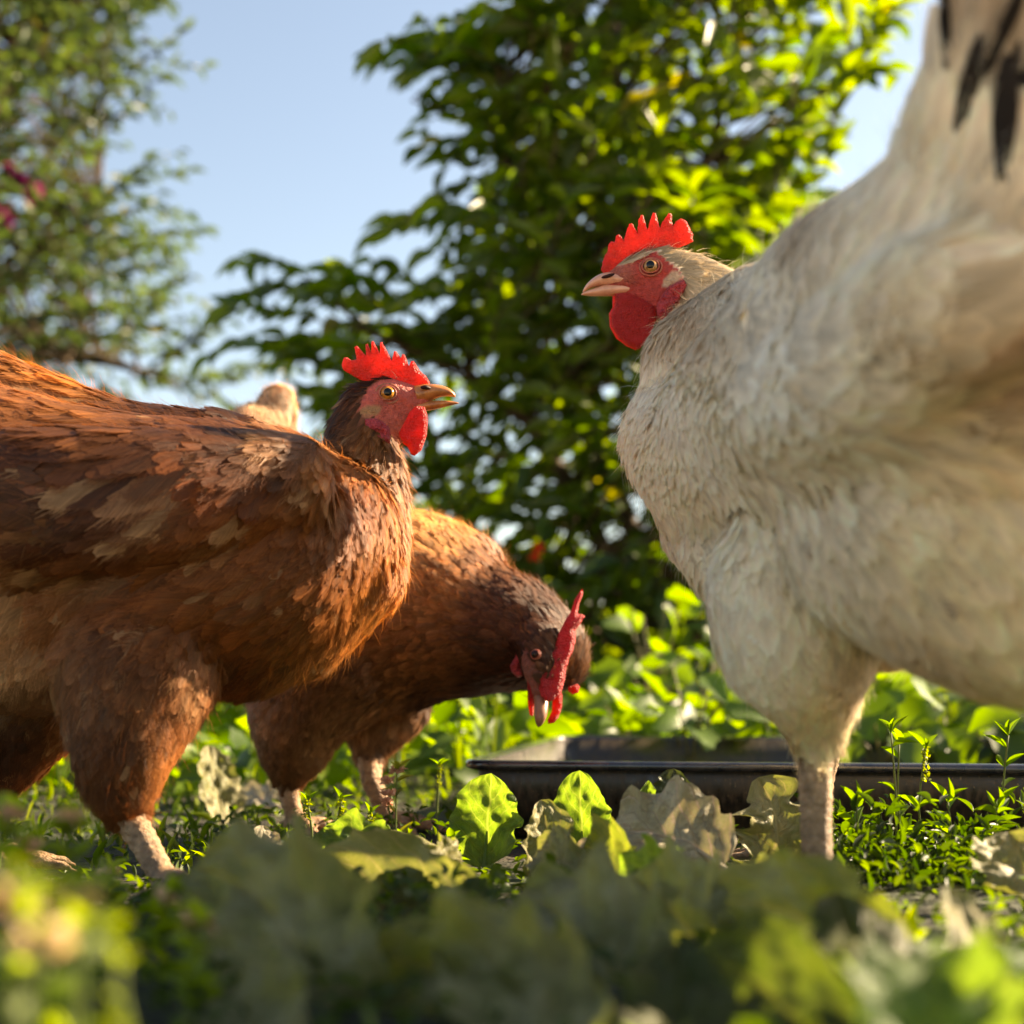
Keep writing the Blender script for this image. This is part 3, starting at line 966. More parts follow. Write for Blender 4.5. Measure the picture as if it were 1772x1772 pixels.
    big_leaf(W, 'blurred grey-green leaf right of the pale leaf on the bottom edge', P(1000, 1875, .34), P(800, 1635, .42), 0.038, c(.85, .4, .3), c(0, .006, 0), .2, 0.26, 24, ML_grey)
    big_leaf(W, 'olive brown blurred leaf standing at the bottom below the white hen leg', P(1190, 1895, .33), P(1170, 1635, .39), 0.029, c(.9, .1, .4), c(0, 0, 0), .2, 0.26, 25, ML_dark)
    big_leaf(W, 'dark blurred leaf with a curved pale rim at the bottom right', P(1440, 1855, .34), P(1210, 1675, .40), 0.038, c(.3, .75, .5), c(0, .008, 0), .2, 0.26, 26, ML_dark)
    big_leaf(W, 'dry grey leaf at the right edge below the end of the tray', P(1800, 1560, .60), P(1745, 1440, .64), .045, c(.9, .3, .3), c(0, 0, 0), .3, .18, 27, ML_dusty)
    big_leaf(W, 'pale sunlit leaf hanging upright behind the leg of the left brown hen', P(390, 1430, 1.12), P(362, 1290, 1.16), .040, c(.6, .1, .8), c(0, 0, 0), .3, .12, 28, ML_dusty)
    big_leaf(W, 'pale leaf lying flat behind the thigh of the pecking hen', P(480, 1395, 1.15), P(410, 1370, 1.22), .028, c(.2, .3, .9), c(0, .003, 0), .2, .2, 29, ML_pale)
    big_leaf(W, 'pinkish brown dry leaf at the left edge below the brown hen', P(-20, 1640, .55), P(18, 1500, .60), .035, c(.8, .2, .6), c(0, 0, 0), .3, .3, 30, ML_pale)
    big_leaf(W, 'dark brown-grey leaf lying left of the large blurred leaf', P(260, 1775, .48), P(215, 1655, .56), 0.034, c(.9, .2, .5), c(0, 0, 0), .2, 0.38, 31, ML_shade)
    extra = [
        ('small dusty leaf with a turned up edge below the pale grey pointed leaf', (985, 1530, .66), (930, 1470, .70), .030, (.3, .7, .6), ML_dusty),
        ('crumpled olive leaf just left of the cream crinkled leaf', (1080, 1540, .64), (1010, 1465, .68), .034, (.2, .8, .5), ML_grey),
        ('pale curled scrap of leaf below the round green leaf', (1060, 1510, .70), (985, 1490, .72), .018, (.1, .8, .5), ML_pale),
        ('yellow-green leaf lying half under the cream crinkled leaf', (1190, 1580, .58), (1070, 1520, .62), .036, (.2, .75, .5), ML_green),
        ('grey leaf with upturned rim left of the white hen foot', (1340, 1600, .58), (1270, 1520, .62), .030, (.7, .6, .4), ML_dusty),
        ('olive leaf on the ground under the budding weed', (740, 1530, .66), (800, 1490, .70), .024, (.3, .8, .5), ML_grey),
        ('dark leaf scrap in the gap left of the rolled dusty leaf', (470, 1600, .60), (540, 1540, .64), .026, (.4, .7, .5), ML_dark),
        ('withered brown scrap near the lower end of the long curled leaf', (900, 1640, .56), (850, 1600, .60), .018, (.3, .8, .5), ML_pale),
        ('blurred olive leaf low in the bottom left corner', (120, 1860, .36), (40, 1700, .42), .030, (.8, .5, .3), ML_dark),
        ('glowing yellow-green blurred leaf left of the one in the bottom right corner', (1630, 1900, .27), (1600, 1650, .32), .034, (.9, .2, .4), ML_green),
        ('blurred grey leaf near the bottom edge left of centre', (470, 1850, .36), (400, 1720, .40), .034, (.7, .6, .3), ML_grey)]
    for i, (lab, a, b, wd, sd_, m_) in enumerate(extra):
        big_leaf(W, lab, P(*a), P(*b), wd, c(*sd_), c(0, .005, 0), .3, .22, 60 + i, m_, lobes=.1)
leaves()

# ------------------------------------------------------------------ small plants
def sprig(name, label, cat, base, height, rg, leafL, leaves_n, lean=(0, 0), spike=False, flower=None, group=None, col=(.07, .12, .02), ratio=.28, stem_r=.0008, branches=0):
    e = empty(name, base, label, cat, group)
    top = np.asarray(base) + np.array([lean[0], lean[1], 1]) * height
    path = spline([base, (np.asarray(base) + top) / 2 + rg.normal(0, height * .04, 3), top], 8)
    mb = MB(); tube(mb, path, stem_r, stem_r * .6, 5, (.10, .13, .03))
    tops = [top]
    for b in range(branches):
        s = path[2 + b % 4]
        q = s + np.array([rg.normal(0, .25), rg.normal(0, .25), .75]) * height * rg.uniform(.4, .7)
        tube(mb, spline([s, (s + q) / 2 + rg.normal(0, height * .03, 3), q], 5), stem_r * .7, stem_r * .5, 4, (.10, .13, .03))
        tops.append(q)
    mb.build('stem', M_stem, e)
    O, Y = [], []
    for k in range(leaves_n):
        t = rg.uniform(.05, 1) if k > 2 else 1
        i = min(7, int(t * 7)); q = path[i]
        a = k * 2.4 + rg.uniform(-.3, .3)
        v = np.array([math.cos(a) * .8, math.sin(a) * .6, .55 if t < 1 else 1.0])
        O.append(q); Y.append(v)
    O = np.array(O); Y = nrm(np.array(Y)); n = len(O)
    X = nrm(np.cross(Y, np.array([0, 0, 1]) + rg.normal(0, .4, (n, 3)))); Z = np.cross(X, Y)
    l = (rg.uniform(.7, 1.2, n) * leafL)[:, None]
    V, F, C = batch(*LT, O, X * l * ratio, Y * l, Z * l, np.tile(np.array(col), (n, 1)) * rg.uniform(.7, 1.2, (n, 1)), rg.integers(0, 8, n))
    mk('leaves', V, F, M_herb, e, col=C)
    if spike or flower:
        for q in tops:
            n = 60 if spike else 26
            hh = height * (.30 if spike else .05)
            t = rg.random(n)
            a = rg.uniform(0, 6.28, n)
            r = (.0012 if spike else .0030)
            O = q[None] + np.stack([np.cos(a) * r, np.sin(a) * r, (t - (.9 if spike else .5)) * hh], -1)
            c = (.10, .12, .035) if spike else flower
            v, f, cc = scatter_leaves(O, rg, .0018 if spike else .003, .003 if spike else .0055, .6, .8, LT, c, tuple(min(1, x * 1.5) for x in c))
            mk('seed_head' if spike else 'flower', v, f, M_petal if flower else M_herb, e, col=cc)
    return e

def weeds():
    rg = np.random.default_rng(71)
    W = 'weed_seedling'
    g = 'young weeds in front of the tray'
    def gp(px, D): 
        q = GX(px, D); q[2] = gz(q[0], q[1]) ; return q
    def hh(py, px, D): return P(px, py, D)[2]
    for (px, ty, D, lab, n, sp) in [
        (1528, 1272, .80, 'tall bright weed seedling with two long leaves against the tray, nearest the white hen leg', 9, False),
        (1548, 1290, .81, 'slim weed stem with forked top leaves just right of the tallest seedling', 8, False),
        (1596, 1298, .80, 'knobbly green seed spike standing in the middle of the tray front', 6, True),
        (1712, 1275, .80, 'slender weed with a narrow leaf tip near the right edge against the tray', 8, False),
        (1470, 1400, .79, 'short leafy weed right beside the white hen leg', 12, False),
        (1620, 1390, .78, 'short spreading weed below the seed spike', 12, False),
        (1690, 1400, .78, 'short tufted weed below the slender weed near the right edge', 14, False)]:
        b = gp(px, D)
        sprig(W, lab, 'weed', b, hh(ty, px, D), rg, .014, n, (rg.normal(0, .08), 0), spike=sp, group=g, ratio=.24)
    # leaves low down around them
    for (px, ty, D, lab) in [
        (692, 1330, .93, 'small branching weed with pinkish buds beside the far leg of the pecking hen'),
        ]:
        b = gp(px, D)
        sprig('budding_weed', lab, 'weed', b, hh(ty, px, D), rg, .012, 14, (0, 0), flower=(.45, .26, .16), col=(.14, .15, .05), branches=3)
    for (px, ty, D, lab) in [(762, 1320, .96, 'thick upright seed spike left of the tray corner'),
                             (548, 1378, .84, 'thin upright seed spike between the legs of the pecking hen'),
                             (604, 1378, .86, 'thin leaning seed spike just left of the far leg of the pecking hen'),
                             (655, 1400, .85, 'short seed spike touching the far foot of the pecking hen'),
                             (28, 1400, .75, 'thin seed spike at the left edge under the brown hen')]:
        b = gp(px, D)
        sprig('seed_spike', lab, 'weed', b, hh(ty, px, D), rg, .009, 4, (rg.normal(0, .1), 0), spike=True, group='seed spikes in the grass', stem_r=.0010)
    # yellow green tufts near the feet of the pecking hen
    for i, (px, ty, D, lab) in enumerate([(530, 1450, .74, 'small bright green sprig at the front foot of the pecking hen'),
                             (545, 1490, .70, 'small lit sprig right of the pale crumpled leaf'),
                             (700, 1440, .82, 'low leafy sprig behind the rolled dusty leaf'),
                             (790, 1440, .80, 'low leafy sprig left of the bright upright leaf'),
                             (215, 1600, .55, 'little bright sprig hanging left of the large blurred leaf'),
                             (335, 1510, .70, 'tiny lit sprig just right of the brown hen foot')]):
        b = gp(px, D)
        sprig('green_sprig', lab, 'weed', b, max(.012, hh(ty, px, D)), rg, .009, 22, (rg.normal(0, .15), 0), ratio=.5, branches=2, group='small sprigs in the grass')
    # clover like flowers blurred in the left foreground
    for (px, ty, D, lab) in [(45, 1440, .46, 'pinkish blurred clover head at the left, the tallest one'), (140, 1450, .45, 'pinkish blurred clover head left of the brown hen foot'),
                             (70, 1490, .47, 'small pinkish blurred clover head low at the left'), (155, 1600, .30, 'large pale peach blurred clover head in the lower left'),
                             (50, 1600, .29, 'pale yellow blurred flower head at the lower left edge'), (310, 1580, .48, 'small pinkish clover head in front of the large blurred leaf'),
                             (360, 1635, .42, 'pale pink blurred clover head low on the large blurred leaf'), (210, 1500, .62, 'small pink clover head beside the shank of the brown hen')]:
        b = gp(px, D)
        sprig('clover', lab, 'clover', b, max(.02, hh(ty, px, D)), rg, .010, 26, (0, 0), flower=(.50, .33, .20), ratio=.7, col=(.15, .20, .04), group='clover in the left foreground')
    # sprigs catching the sun in the near left corner
    for i, (px, ty, D, lab) in enumerate([(60, 1600, .262, 'yellow-green clover sprig under the tallest pinkish clover head'), (115, 1660, .25, 'clover sprig low down below the large peach head'),
            (175, 1650, .268, 'clover sprig between the peach head and the dark brown-grey leaf'), (95, 1560, .275, 'pale clover sprig just above the large peach clover head'),
            (205, 1715, .25, 'low clover sprig left of the grey leaf on the bottom edge'), (25, 1690, .25, 'peach tipped clover sprig touching the left edge near the bottom corner'),
            (255, 1660, .275, 'clover sprig right of the dark brown-grey leaf'), (10, 1620, .268, 'bright clover sprig cut by the left edge')]):
        b = gp(px, D)
        sprig('clover', lab, 'clover', b, max(.02, hh(ty, px, D)), rg, .006, 8, (rg.normal(0, .15), 0), ratio=.7, col=(.12, .155, .04), flower=(.55, .44, .24) if i == 5 else None, group='clover in the left foreground')
    # broad leaved weeds behind the tray
    def bw(px, py, D, n, L_, lab, nm='broad_leaved_weed'):
        b = gp(px, D); e = empty(nm, b, lab, 'weed', 'broad leaved weeds behind the tray')
        H = P(px, py, D)[2]
        mb = MB(); O, Y = [], []
        for k in range(n):
            a = k * 2.4
            r = rg.uniform(.3, 1) * L_ * 1.2
            q = b + np.array([math.cos(a) * r, math.sin(a) * r, 0]) + np.array([0, 0, H * rg.uniform(.45, 1)])
            tube(mb, spline([b, (b + q) / 2 + np.array([0, 0, H * .15]), q], 6), .0016, .0009, 4, (.14, .12, .04))
            O.append(q); Y.append([math.cos(a) * .8, math.sin(a) * .5 - .2, rg.uniform(-.5, .5)])
        mb.build('stem', M_stem, e)
        O = np.array(O); Y = nrm(np.array(Y)); X = nrm(np.cross(Y, np.array([0, -.7, .7]) + rg.normal(0, .35, Y.shape))); Z = np.cross(X, Y)
        l = (rg.uniform(.7, 1.2, n) * L_)[:, None]
        V, F, C = batch(*LT_herb, O, X * l * .85, Y * l, Z * l, np.tile(np.array((.085, .14, .028)), (n, 1)) * rg.uniform(.7, 1.15, (n, 1)), rg.integers(0, 10, n))
        mk('leaves', V, F, M_herb, e, col=C)
    bw(1190, 1130, 1.55, 12, .05, 'glowing broad leaved weed just left of the white hen thigh')
    bw(1080, 1200, 1.7, 12, .034, 'broad leaved weed right of the pecking hen head')
    bw(1300, 1250, 1.6, 9, .05, 'broad leaved weed behind the thigh of the white hen')
    bw(1510, 1230, 1.5, 12, .05, 'broad leaved weed right behind the white hen leg')
    bw(1620, 1210, 1.55, 12, .07, 'largest glowing broad leaved weed under the white hen belly')
    bw(1745, 1250, 1.5, 11, .05, 'broad leaved weed behind the right end of the tray')
    bw(880, 1240, 1.9, 10, .035, 'broad leaved weed behind the left corner of the tray')
    bw(1130, 1010, 2.0, 14, .045, 'tall broad leaved weed at the foot of the shrub')
    bw(960, 1180, 2.1, 14, .036, 'broad leaved weed behind the head of the pecking hen')
    # red flowers
    for (px, py, D, lab) in [(932, 948, 2.3, 'small round orange-red flower glowing in front of the shrub'), (925, 966, 2.35, 'dull red flower just below the orange-red one')]:
        b = gp(px, D)
        e = empty('red_flower', b, lab, 'flower', 'red flowers in front of the shrub')
        q = P(px, py, D)
        mb = MB(); tube(mb, spline([b, (b + q) / 2 + np.array([.02, 0, 0]), q], 6), .0015, .001, 4, (.06, .09, .02)); mb.build('stem', M_stem, e)
        v, f, cc = scatter_leaves(np.tile(q, (14, 1)), rg, .010, .016, .8, .3, LT, (.75, .07, .02), (.85, .10, .03))
        mk('petals', v, f, M_petal, e, col=cc)
weeds()

# ------------------------------------------------------------------ feeding tray
def tray():
    zr = .054
    A = P(796, 1306, .97); A[2] = zr
    B = P(1990, 1322, .90); B[2] = zr
    A = np.array([A[0], A[1]]); B = np.array([B[0], B[1]])
    C_ = np.array([.60, 1.50]); D_ = np.array([.045, 1.56])
    pts = [A, B, C_, D_]
    def outline(inset, n=7, rad=.03):
        out = []
        m = len(pts)
        cen = sum(pts) / m
        q = []
        for i in range(m):
            p0, p1, p2 = pts[i - 1], pts[i], pts[(i + 1) % m]
            d1 = (p1 - p0) / np.linalg.norm(p1 - p0); d2 = (p2 - p1) / np.linalg.norm(p2 - p1)
            n1 = np.array([-d1[1], d1[0]]); n2 = np.array([-d2[1], d2[0]])
            k = (n1 + n2) / (1 + n1 @ n2)
            q.append(p1 + k * inset)
        for i in range(m):
            p0, p1, p2 = q[i - 1], q[i], q[(i + 1) % m]
            r = max(.006, rad - inset)
            a = p1 + (p0 - p1) / np.linalg.norm(p0 - p1) * r; b = p1 + (p2 - p1) / np.linalg.norm(p2 - p1) * r
            for k in range(n):
                t = k / (n - 1)
                out.append((1 - t) ** 2 * a + 2 * t * (1 - t) * p1 + t * t * b)
        return np.array(out)
    def sweep(prof, closed=False):
        rings = [np.column_stack([outline(i), np.full(28, z)]) for i, z in prof]
        V = np.concatenate(rings); n = 28; F = []
        k = len(rings)
        for j in range(k if closed else k - 1):
            j2 = (j + 1) % k
            for i in range(n):
                i2 = (i + 1) % n
                F.append((j * n + i, j * n + i2, j2 * n + i2, j2 * n + i))
        return V, F, n, k
    c = (pts[0] + pts[2]) / 2
    e = empty('feeding_tray', (c[0], c[1], 0), 'shallow black metal tray with rolled rim and dirty brown sides on the ground', 'tray')
    # outer and inner walls with thickness
    V, F, n, k = sweep([(.022, .002), (.012, .030), (.007, zr - .004), (.009, zr - .003), (.014, .030), (.026, .006)])
    F.append(tuple(range(n))[::-1]); F.append(tuple((k - 1) * n + i for i in range(n)))
    m, t, N, L = newmat('dirty_tray_metal')
    tc = N.new('ShaderNodeTexCoord')
    mp = N.new('ShaderNodeMapping'); mp.inputs['Scale'].default_value = (1, 1, .18); L.new(tc.outputs['Object'], mp.inputs['Vector'])
    n1 = noise(N, L, 260, 5, mp.outputs[0]); n2 = noise(N, L, 22, 5, tc.outputs['Object'])
    n3 = noise(N, L, 900, 2, mp.outputs[0])
    cc = mixc(N, L, ramp(N, L, n1.outputs[0], [(.45, (0, 0, 0)), (.7, (1, 1, 1))]), (.018, .013, .009), (.075, .047, .025))
    cc = mixc(N, L, ramp(N, L, n2.outputs[0], [(.42, (0, 0, 0)), (.66, (1, 1, 1))]), cc, (.03, .024, .018))
    cc = mixc(N, L, ramp(N, L, n3.outputs[0], [(.68, (0, 0, 0)), (.74, (1, 1, 1))]), cc, (.25, .17, .08))
    p = principled(N, Roughness=.42); L.new(cc, p.inputs['Base Color'])
    L.new(ramp(N, L, n1.outputs[0], [(.3, (.25, .25, .25)), (.7, (.65, .65, .65))]), p.inputs['Roughness'])
    bump(N, L, n1.outputs[0], .3, .001, p.inputs['Normal'])
    o = N.new('ShaderNodeOutputMaterial'); L.new(p.outputs[0], o.inputs['Surface'])
    mk('basin', V, F, m, e)
    prof = []
    for j in range(10):
        a = 2 * math.pi * j / 10
        prof.append((.004 - math.cos(a) * .0050, zr - .003 + math.sin(a) * .0036))
    V, F, n, k = sweep(prof, True)
    mr = simple_mat('black_tray_enamel', (.014, .015, .022), .22, .6, c2=(.05, .042, .04), sc=70, bmp=.12, bsc=400, coat=.5)
    mk('rim', V, F, mr, e)
tray()

# ------------------------------------------------------------------ hens
def ico():
    bm = bmesh.new(); bmesh.ops.create_icosphere(bm, subdivisions=3, radius=1)
    v = np.array([x.co[:] for x in bm.verts]); f = [tuple(q.index for q in x.verts) for x in bm.faces]
    bm.free(); return v, np.array(f)
ICO = ico()

def chain_pts(ch):
    """ch: list of (px,py,D,rpx) or (point3, r_m); returns centres, radii"""
    C, Rr = [], []
    for q in ch:
        if len(q) == 2: C.append(np.asarray(q[0], float)); Rr.append(q[1])
        else: C.append(P(*q[:3])); Rr.append(q[3] * q[2] / FPX)
    if len(C) == 1: return np.array(C), np.array(Rr)
    oc, orr = [], []
    for i in range(len(C) - 1):
        d = np.linalg.norm(C[i + 1] - C[i])
        n = max(1, int(math.ceil(d / (max(.3 * min(Rr[i], Rr[i + 1]), .0012)))))
        for k in range(n):
            t = k / n; oc.append(C[i] * (1 - t) + C[i + 1] * t); orr.append(Rr[i] * (1 - t) + Rr[i + 1] * t)
    oc.append(C[-1]); orr.append(Rr[-1])
    return np.array(oc), np.array(orr)

def make_body(name, chains, voxel, smooth, colorfn, parent, tags):
    Vs, Fs, n = [], [], 0
    cc, rr, tt = [], [], []
    for (ch, ky, tg) in chains:
        C, Rr = chain_pts(ch)
        for c, r in zip(C, Rr):
            Vs.append(c + ICO[0] * r * np.array([1, ky, 1])); Fs.append(ICO[1] + n); n += len(ICO[0])
            cc.append(c); rr.append(r); tt.append(tags[tg])
    me = bpy.data.meshes.new('tmp')
    V = np.concatenate(Vs).astype(np.float32); F = np.concatenate(Fs)
    me.vertices.add(len(V)); me.vertices.foreach_set('co', V.ravel())
    me.loops.add(len(F) * 3); me.loops.foreach_set('vertex_index', F.astype(np.int32).ravel())
    me.polygons.add(len(F)); me.polygons.foreach_set('loop_start', np.arange(0, len(F) * 3, 3, dtype=np.int32))
    me.update(calc_edges=True)
    o = bpy.data.objects.new('tmp', me); COL.objects.link(o)
    m = o.modifiers.new('r', 'REMESH'); m.mode = 'VOXEL'; m.voxel_size = voxel; m.adaptivity = 0
    s = o.modifiers.new('s', 'SMOOTH'); s.factor = .5; s.iterations = smooth
    dg = bpy.context.evaluated_depsgraph_get()
    ev = o.evaluated_get(dg)
    me2 = bpy.data.meshes.new_from_object(ev)
    bpy.data.objects.remove(o); bpy.data.meshes.remove(me)
    nv = len(me2.vertices)
    co = np.empty(nv * 3, np.float32); me2.vertices.foreach_get('co', co); co = co.reshape(-1, 3).astype(float)
    nf = len(me2.polygons)
    tri = np.array([p.vertices[:] for p in me2.polygons if len(p.vertices) == 4])
    nn = np.empty(nv * 3, np.float32); me2.vertices.foreach_get('normal', nn); nn = nn.reshape(-1, 3).astype(float)
    cc = np.array(cc); rr = np.array(rr); tt = np.array(tt)
    best = np.full(nv, 1e9); tagv = np.zeros(nv, int)
    for c, r, t in zip(cc, rr, tt):
        d = np.linalg.norm(co - c, axis=1) - r
        k = d < best
        best[k] = d[k]; tagv[k] = t
    bpy.data.meshes.remove(me2)
    col = colorfn(co, nn, tagv)
    ob = mk('body', co + nn * ((tagv == 2) * (.0003 * vnoise(co, 300, 8, 3) + .00035 * np.sin(co[:, 2] * 2 * math.pi / .0042)))[:, None], tri, M_body, parent, col=col)
    return ob, co, nn, tri, tagv

def sample_surface(co, nn, quads, n, rg):
    a = co[quads]
    ar = np.linalg.norm(np.cross(a[:, 2] - a[:, 0], a[:, 3] - a[:, 1]), axis=1) / 2
    idx = rg.choice(len(quads), n, p=ar / ar.sum())
    u, v = rg.random(n), rg.random(n)
    w = np.stack([(1 - u) * (1 - v), u * (1 - v), u * v, (1 - u) * v], -1)[..., None]
    return (co[quads[idx]] * w).sum(1), nrm((nn[quads[idx]] * w).sum(1)), quads[idx][:, 0], ar.sum()

def plumage(name, co, nn, quads, tagv, guides, facepoly, mat, parent, seed, dens=1.0, allow=(0,), colnoise=.25, facefn=None, patch=None, fuzz=6000, fuzzlen=.010, fuzzcol=None, rough=1.0):
    """guides rows: px,py, dx,dy,dd, len_mm, wid_mm, r,g,b, lift, kind(0 round 1 fluff 2 point)"""
    rg = np.random.default_rng(seed)
    g = np.array(guides, float)
    def field(p):
        q = proj(p)[:, :2]
        d2 = ((q[:, None] - g[None, :, :2]) ** 2).sum(-1) + 400
        w_ = d2 ** -1.7
        w_ /= w_.sum(1, keepdims=True)
        f = w_ @ g[:, 2:11]
        kind = g[np.argmax(w_ * rg.uniform(.5, 1.5, w_.shape), axis=1), 11]
        return q, f, kind
    def tangent(p, n, f, wob):
        d = f[:, 0:1] * RT + f[:, 1:2] * UP + f[:, 2:3] * FW
        d = nrm(d)
        wv = np.stack([vnoise(p, 45, seed + k, 2) for k in (1, 2, 3)], -1)
        d = d + wv * wob + rg.normal(0, .09, d.shape)
        d = d - n * (d * n).sum(1, keepdims=True)
        return nrm(d)
    area = 0
    a = co[quads]; area = (np.linalg.norm(np.cross(a[:, 2] - a[:, 0], a[:, 3] - a[:, 1]), axis=1) / 2).sum()
    n0 = int(area / (.0026 ** 2) * dens)
    p, n, vi, _ = sample_surface(co, nn, quads, n0, rg)
    ok = np.isin(tagv[vi], allow)
    q, f, kind = field(p)
    ln = f[:, 3] * .001; wd = f[:, 4] * .001
    prob = np.clip(.0026 ** 2 * 7.5 / (ln * wd), 0, 1)
    prob = np.where(kind == 0, prob * 1.6, prob * 2.0)
    ok &= rg.random(len(p)) < prob
    if facepoly is not None:
        sdd = np.max([sdpoly(q[:, 0], q[:, 1], fp) for fp in facepoly], axis=0)
        ok &= ~((sdd > 0) & (facefn(p) if facefn else True))
    p, n, f, kind, ln, wd, q = p[ok], n[ok], f[ok], kind[ok], ln[ok], wd[ok], q[ok]
    N_ = len(p)
    T = tangent(p, n, f, .22)
    rl = rg.uniform(.75, 1.3, N_)
    ln = ln * rl; wd = wd * rg.uniform(.8, 1.2, N_) * rl ** .5
    lift = f[:, 8] * .55 + .02 + rg.normal(0, .03, N_) + .05 * vnoise(p, 60, seed + 7, 2)
    Y = nrm(T + n * np.clip(lift, -.02, 2)[:, None])
    X = nrm(np.cross(Y, n) + n * rg.normal(0, .07 * rough, (N_, 1)))
    Z = nrm(np.cross(X, Y))
    Z = np.where((Z * n).sum(1, keepdims=True) < 0, -Z, Z)
    base = p + n * .0001 - T * (ln * .22)[:, None]
    # lay every feather along the curve of the body
    kt = KDTree(len(co))
    for i_, c_ in enumerate(co): kt.insert(c_, i_)
    kt.balance()
    tipp = base + Y * ln[:, None]
    ni = np.array([kt.find(t_)[1] for t_ in tipp])
    hgt = ((tipp - co[ni]) * nn[ni]).sum(1)
    want = .0011 + f[:, 8] * ln * .33 * rough + np.abs(rg.normal(0, .0009 * rough, N_)) + .0016 * rough * vnoise(p, 90, seed + 9, 2)
    want = np.maximum(want, .0011)
    bendv = -nn[ni] * (hgt - want)[:, None]
    bendv = np.where((np.abs(hgt) < ln * .8)[:, None], bendv, 0)
    col = f[:, 5:8] * np.exp(rg.normal(0, colnoise, (N_, 1)))
    if patch is not None: col = patch(p, q, col, rg)
    if mat is M_whitefeather:      # the black tail feathers lie over the white ones
        bk = col.sum(1) < .12
        base = base + n * (.0028 * bk)[:, None]
        wd = np.where(bk, wd * .5, wd)
    parts = []; NR = []
    sub = rg.random(N_)
    kind = np.where((kind == 1) & (sub < .72), 3, np.where((kind == 2) & (sub < .6), 4, kind))
    for kd, ft in ((0, FT_round), (1, FT_fluff), (2, FT_point), (3, FT_soft), (4, FT_slim)):
        k = kind == kd
        if k.sum() == 0: continue
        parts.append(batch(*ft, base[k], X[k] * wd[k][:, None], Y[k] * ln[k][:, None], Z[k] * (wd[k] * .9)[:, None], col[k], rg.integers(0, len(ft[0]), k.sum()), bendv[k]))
        nf = nrm(n[k] * .4 + Z[k] * .6)
        xs = ft[0][0][:, 0]
        NR.append(nrm(nf[:, None] + X[k][:, None] * xs[None, :, None] * .5).reshape(-1, 3))
    # loose barbs
    if fuzz:
        p, n, vi, _ = sample_surface(co, nn, quads, fuzz, rg)
        ok = np.isin(tagv[vi], allow)
        p, n = p[ok], n[ok]
        q, f, kind = field(p)
        if facepoly is not None:
            sdd = np.max([sdpoly(q[:, 0], q[:, 1], fp) for fp in facepoly], axis=0)
            k = ~((sdd > 6) & (facefn(p) if facefn else True)); p, n, f, kind, q = p[k], n[k], f[k], kind[k], q[k]
        N_ = len(p)
        T = tangent(p, n, f, .5)
        Y = nrm(T + n * rg.uniform(.05, .75, (N_, 1)) + rg.normal(0, .25, (N_, 3)))
        X = nrm(np.cross(Y, n + rg.normal(0, .2, (N_, 3)))) * .00022
        Z = np.cross(nrm(X), Y)
        l = (rg.uniform(.5, 1.3, N_) * fuzzlen * np.clip(f[:, 3] / 14, .5, 1.3))[:, None]
        c = f[:, 5:8] * 1.35 if fuzzcol is None else np.tile(np.array(fuzzcol), (N_, 1))
        tv = np.array([[(-.5, 0, 0), (.5, 0, 0), (.35 + b, .5, .06), (-.35 + b, .5, .06), (.08 + 3 * b, 1, -.05), (-.05 + 3 * b, 1, -.05)] for b in (-2, 0, 2)])
        tf = np.array([[0, 1, 2, 3], [3, 2, 4, 5]])
        parts.append(batch(tv, tf, np.ones((3, 6)), p + n * .002, X, Y * l, Z * l, c * rg.uniform(.7, 1.2, (N_, 1)), rg.integers(0, 3, N_)))
        NR.append(np.repeat(n, 6, axis=0))
    V, F, C = join(parts)
    print(name, 'feathers', sum(len(x[0]) for x in parts), 'verts')
    return mk('plumage', V, F, mat, parent, col=C, smooth=True, normals=np.concatenate(NR))

def plate(name, poly, Dfn, T, dm, step, mat, parent, seed=1, rough=.12, jag=0.0, subdiv=3.0):
    """solid lobe with the given outline (photo px at depth Dfn), rounded edge"""
    rg = np.random.default_rng(seed)
    pl = []
    m = len(poly)
    for i in range(m):
        a = np.array(poly[i], float); b = np.array(poly[(i + 1) % m], float)
        k = max(1, int(np.linalg.norm(b - a) / subdiv))
        for j in range(k):
            pl.append(a + (b - a) * j / k + (rg.normal(0, jag, 2) if jag else 0))
    pl = np.array(pl)
    mn, mx_ = pl.min(0), pl.max(0)
    gx, gy = np.meshgrid(np.arange(mn[0], mx_[0], step), np.arange(mn[1], mx_[1], step))
    gx = gx.ravel() + rg.uniform(-.2, .2, gx.size) * step; gy = gy.ravel() + rg.uniform(-.2, .2, gy.size) * step
    sdv = sdpoly(gx, gy, pl)
    k = sdv > step * .45
    pts = np.vstack([pl, np.stack([gx[k], gy[k]], -1)])
    nb = len(pl)
    res = delaunay_2d_cdt([Vector(p) for p in pts], [(i, (i + 1) % nb) for i in range(nb)], [], 1, 1e-4)
    v2 = np.array([v[:] for v in res[0]]); f2 = res[2]
    d = polydist(v2[:, 0], v2[:, 1], pl)
    t = np.clip(d / dm, 0, 1)
    th = T * np.sqrt(np.clip(1 - (1 - t) ** 2, 0, 1))
    p3 = np.array([P(x, y, Dfn(x, y)) for x, y in v2])
    th = th * (1 + rough * vnoise(p3, 900, seed, 2)) + (t > .5) * 0
    front = p3 - FW * th[:, None]; back = p3 + FW * th[:, None]
    bd = d < 1e-3
    n = len(v2)
    mapb = np.arange(n) + n
    idx = np.where(bd)[0]; mapb[idx] = idx
    F = [tuple(f) for f in f2] + [tuple(mapb[i] for i in f[::-1]) for f in f2]
    return mk(name, np.vstack([front, back]), F, mat, parent)

def zc(pts, x0, y0, s):
    return [(x0 + a * s, y0 + b * s) for a, b in pts]

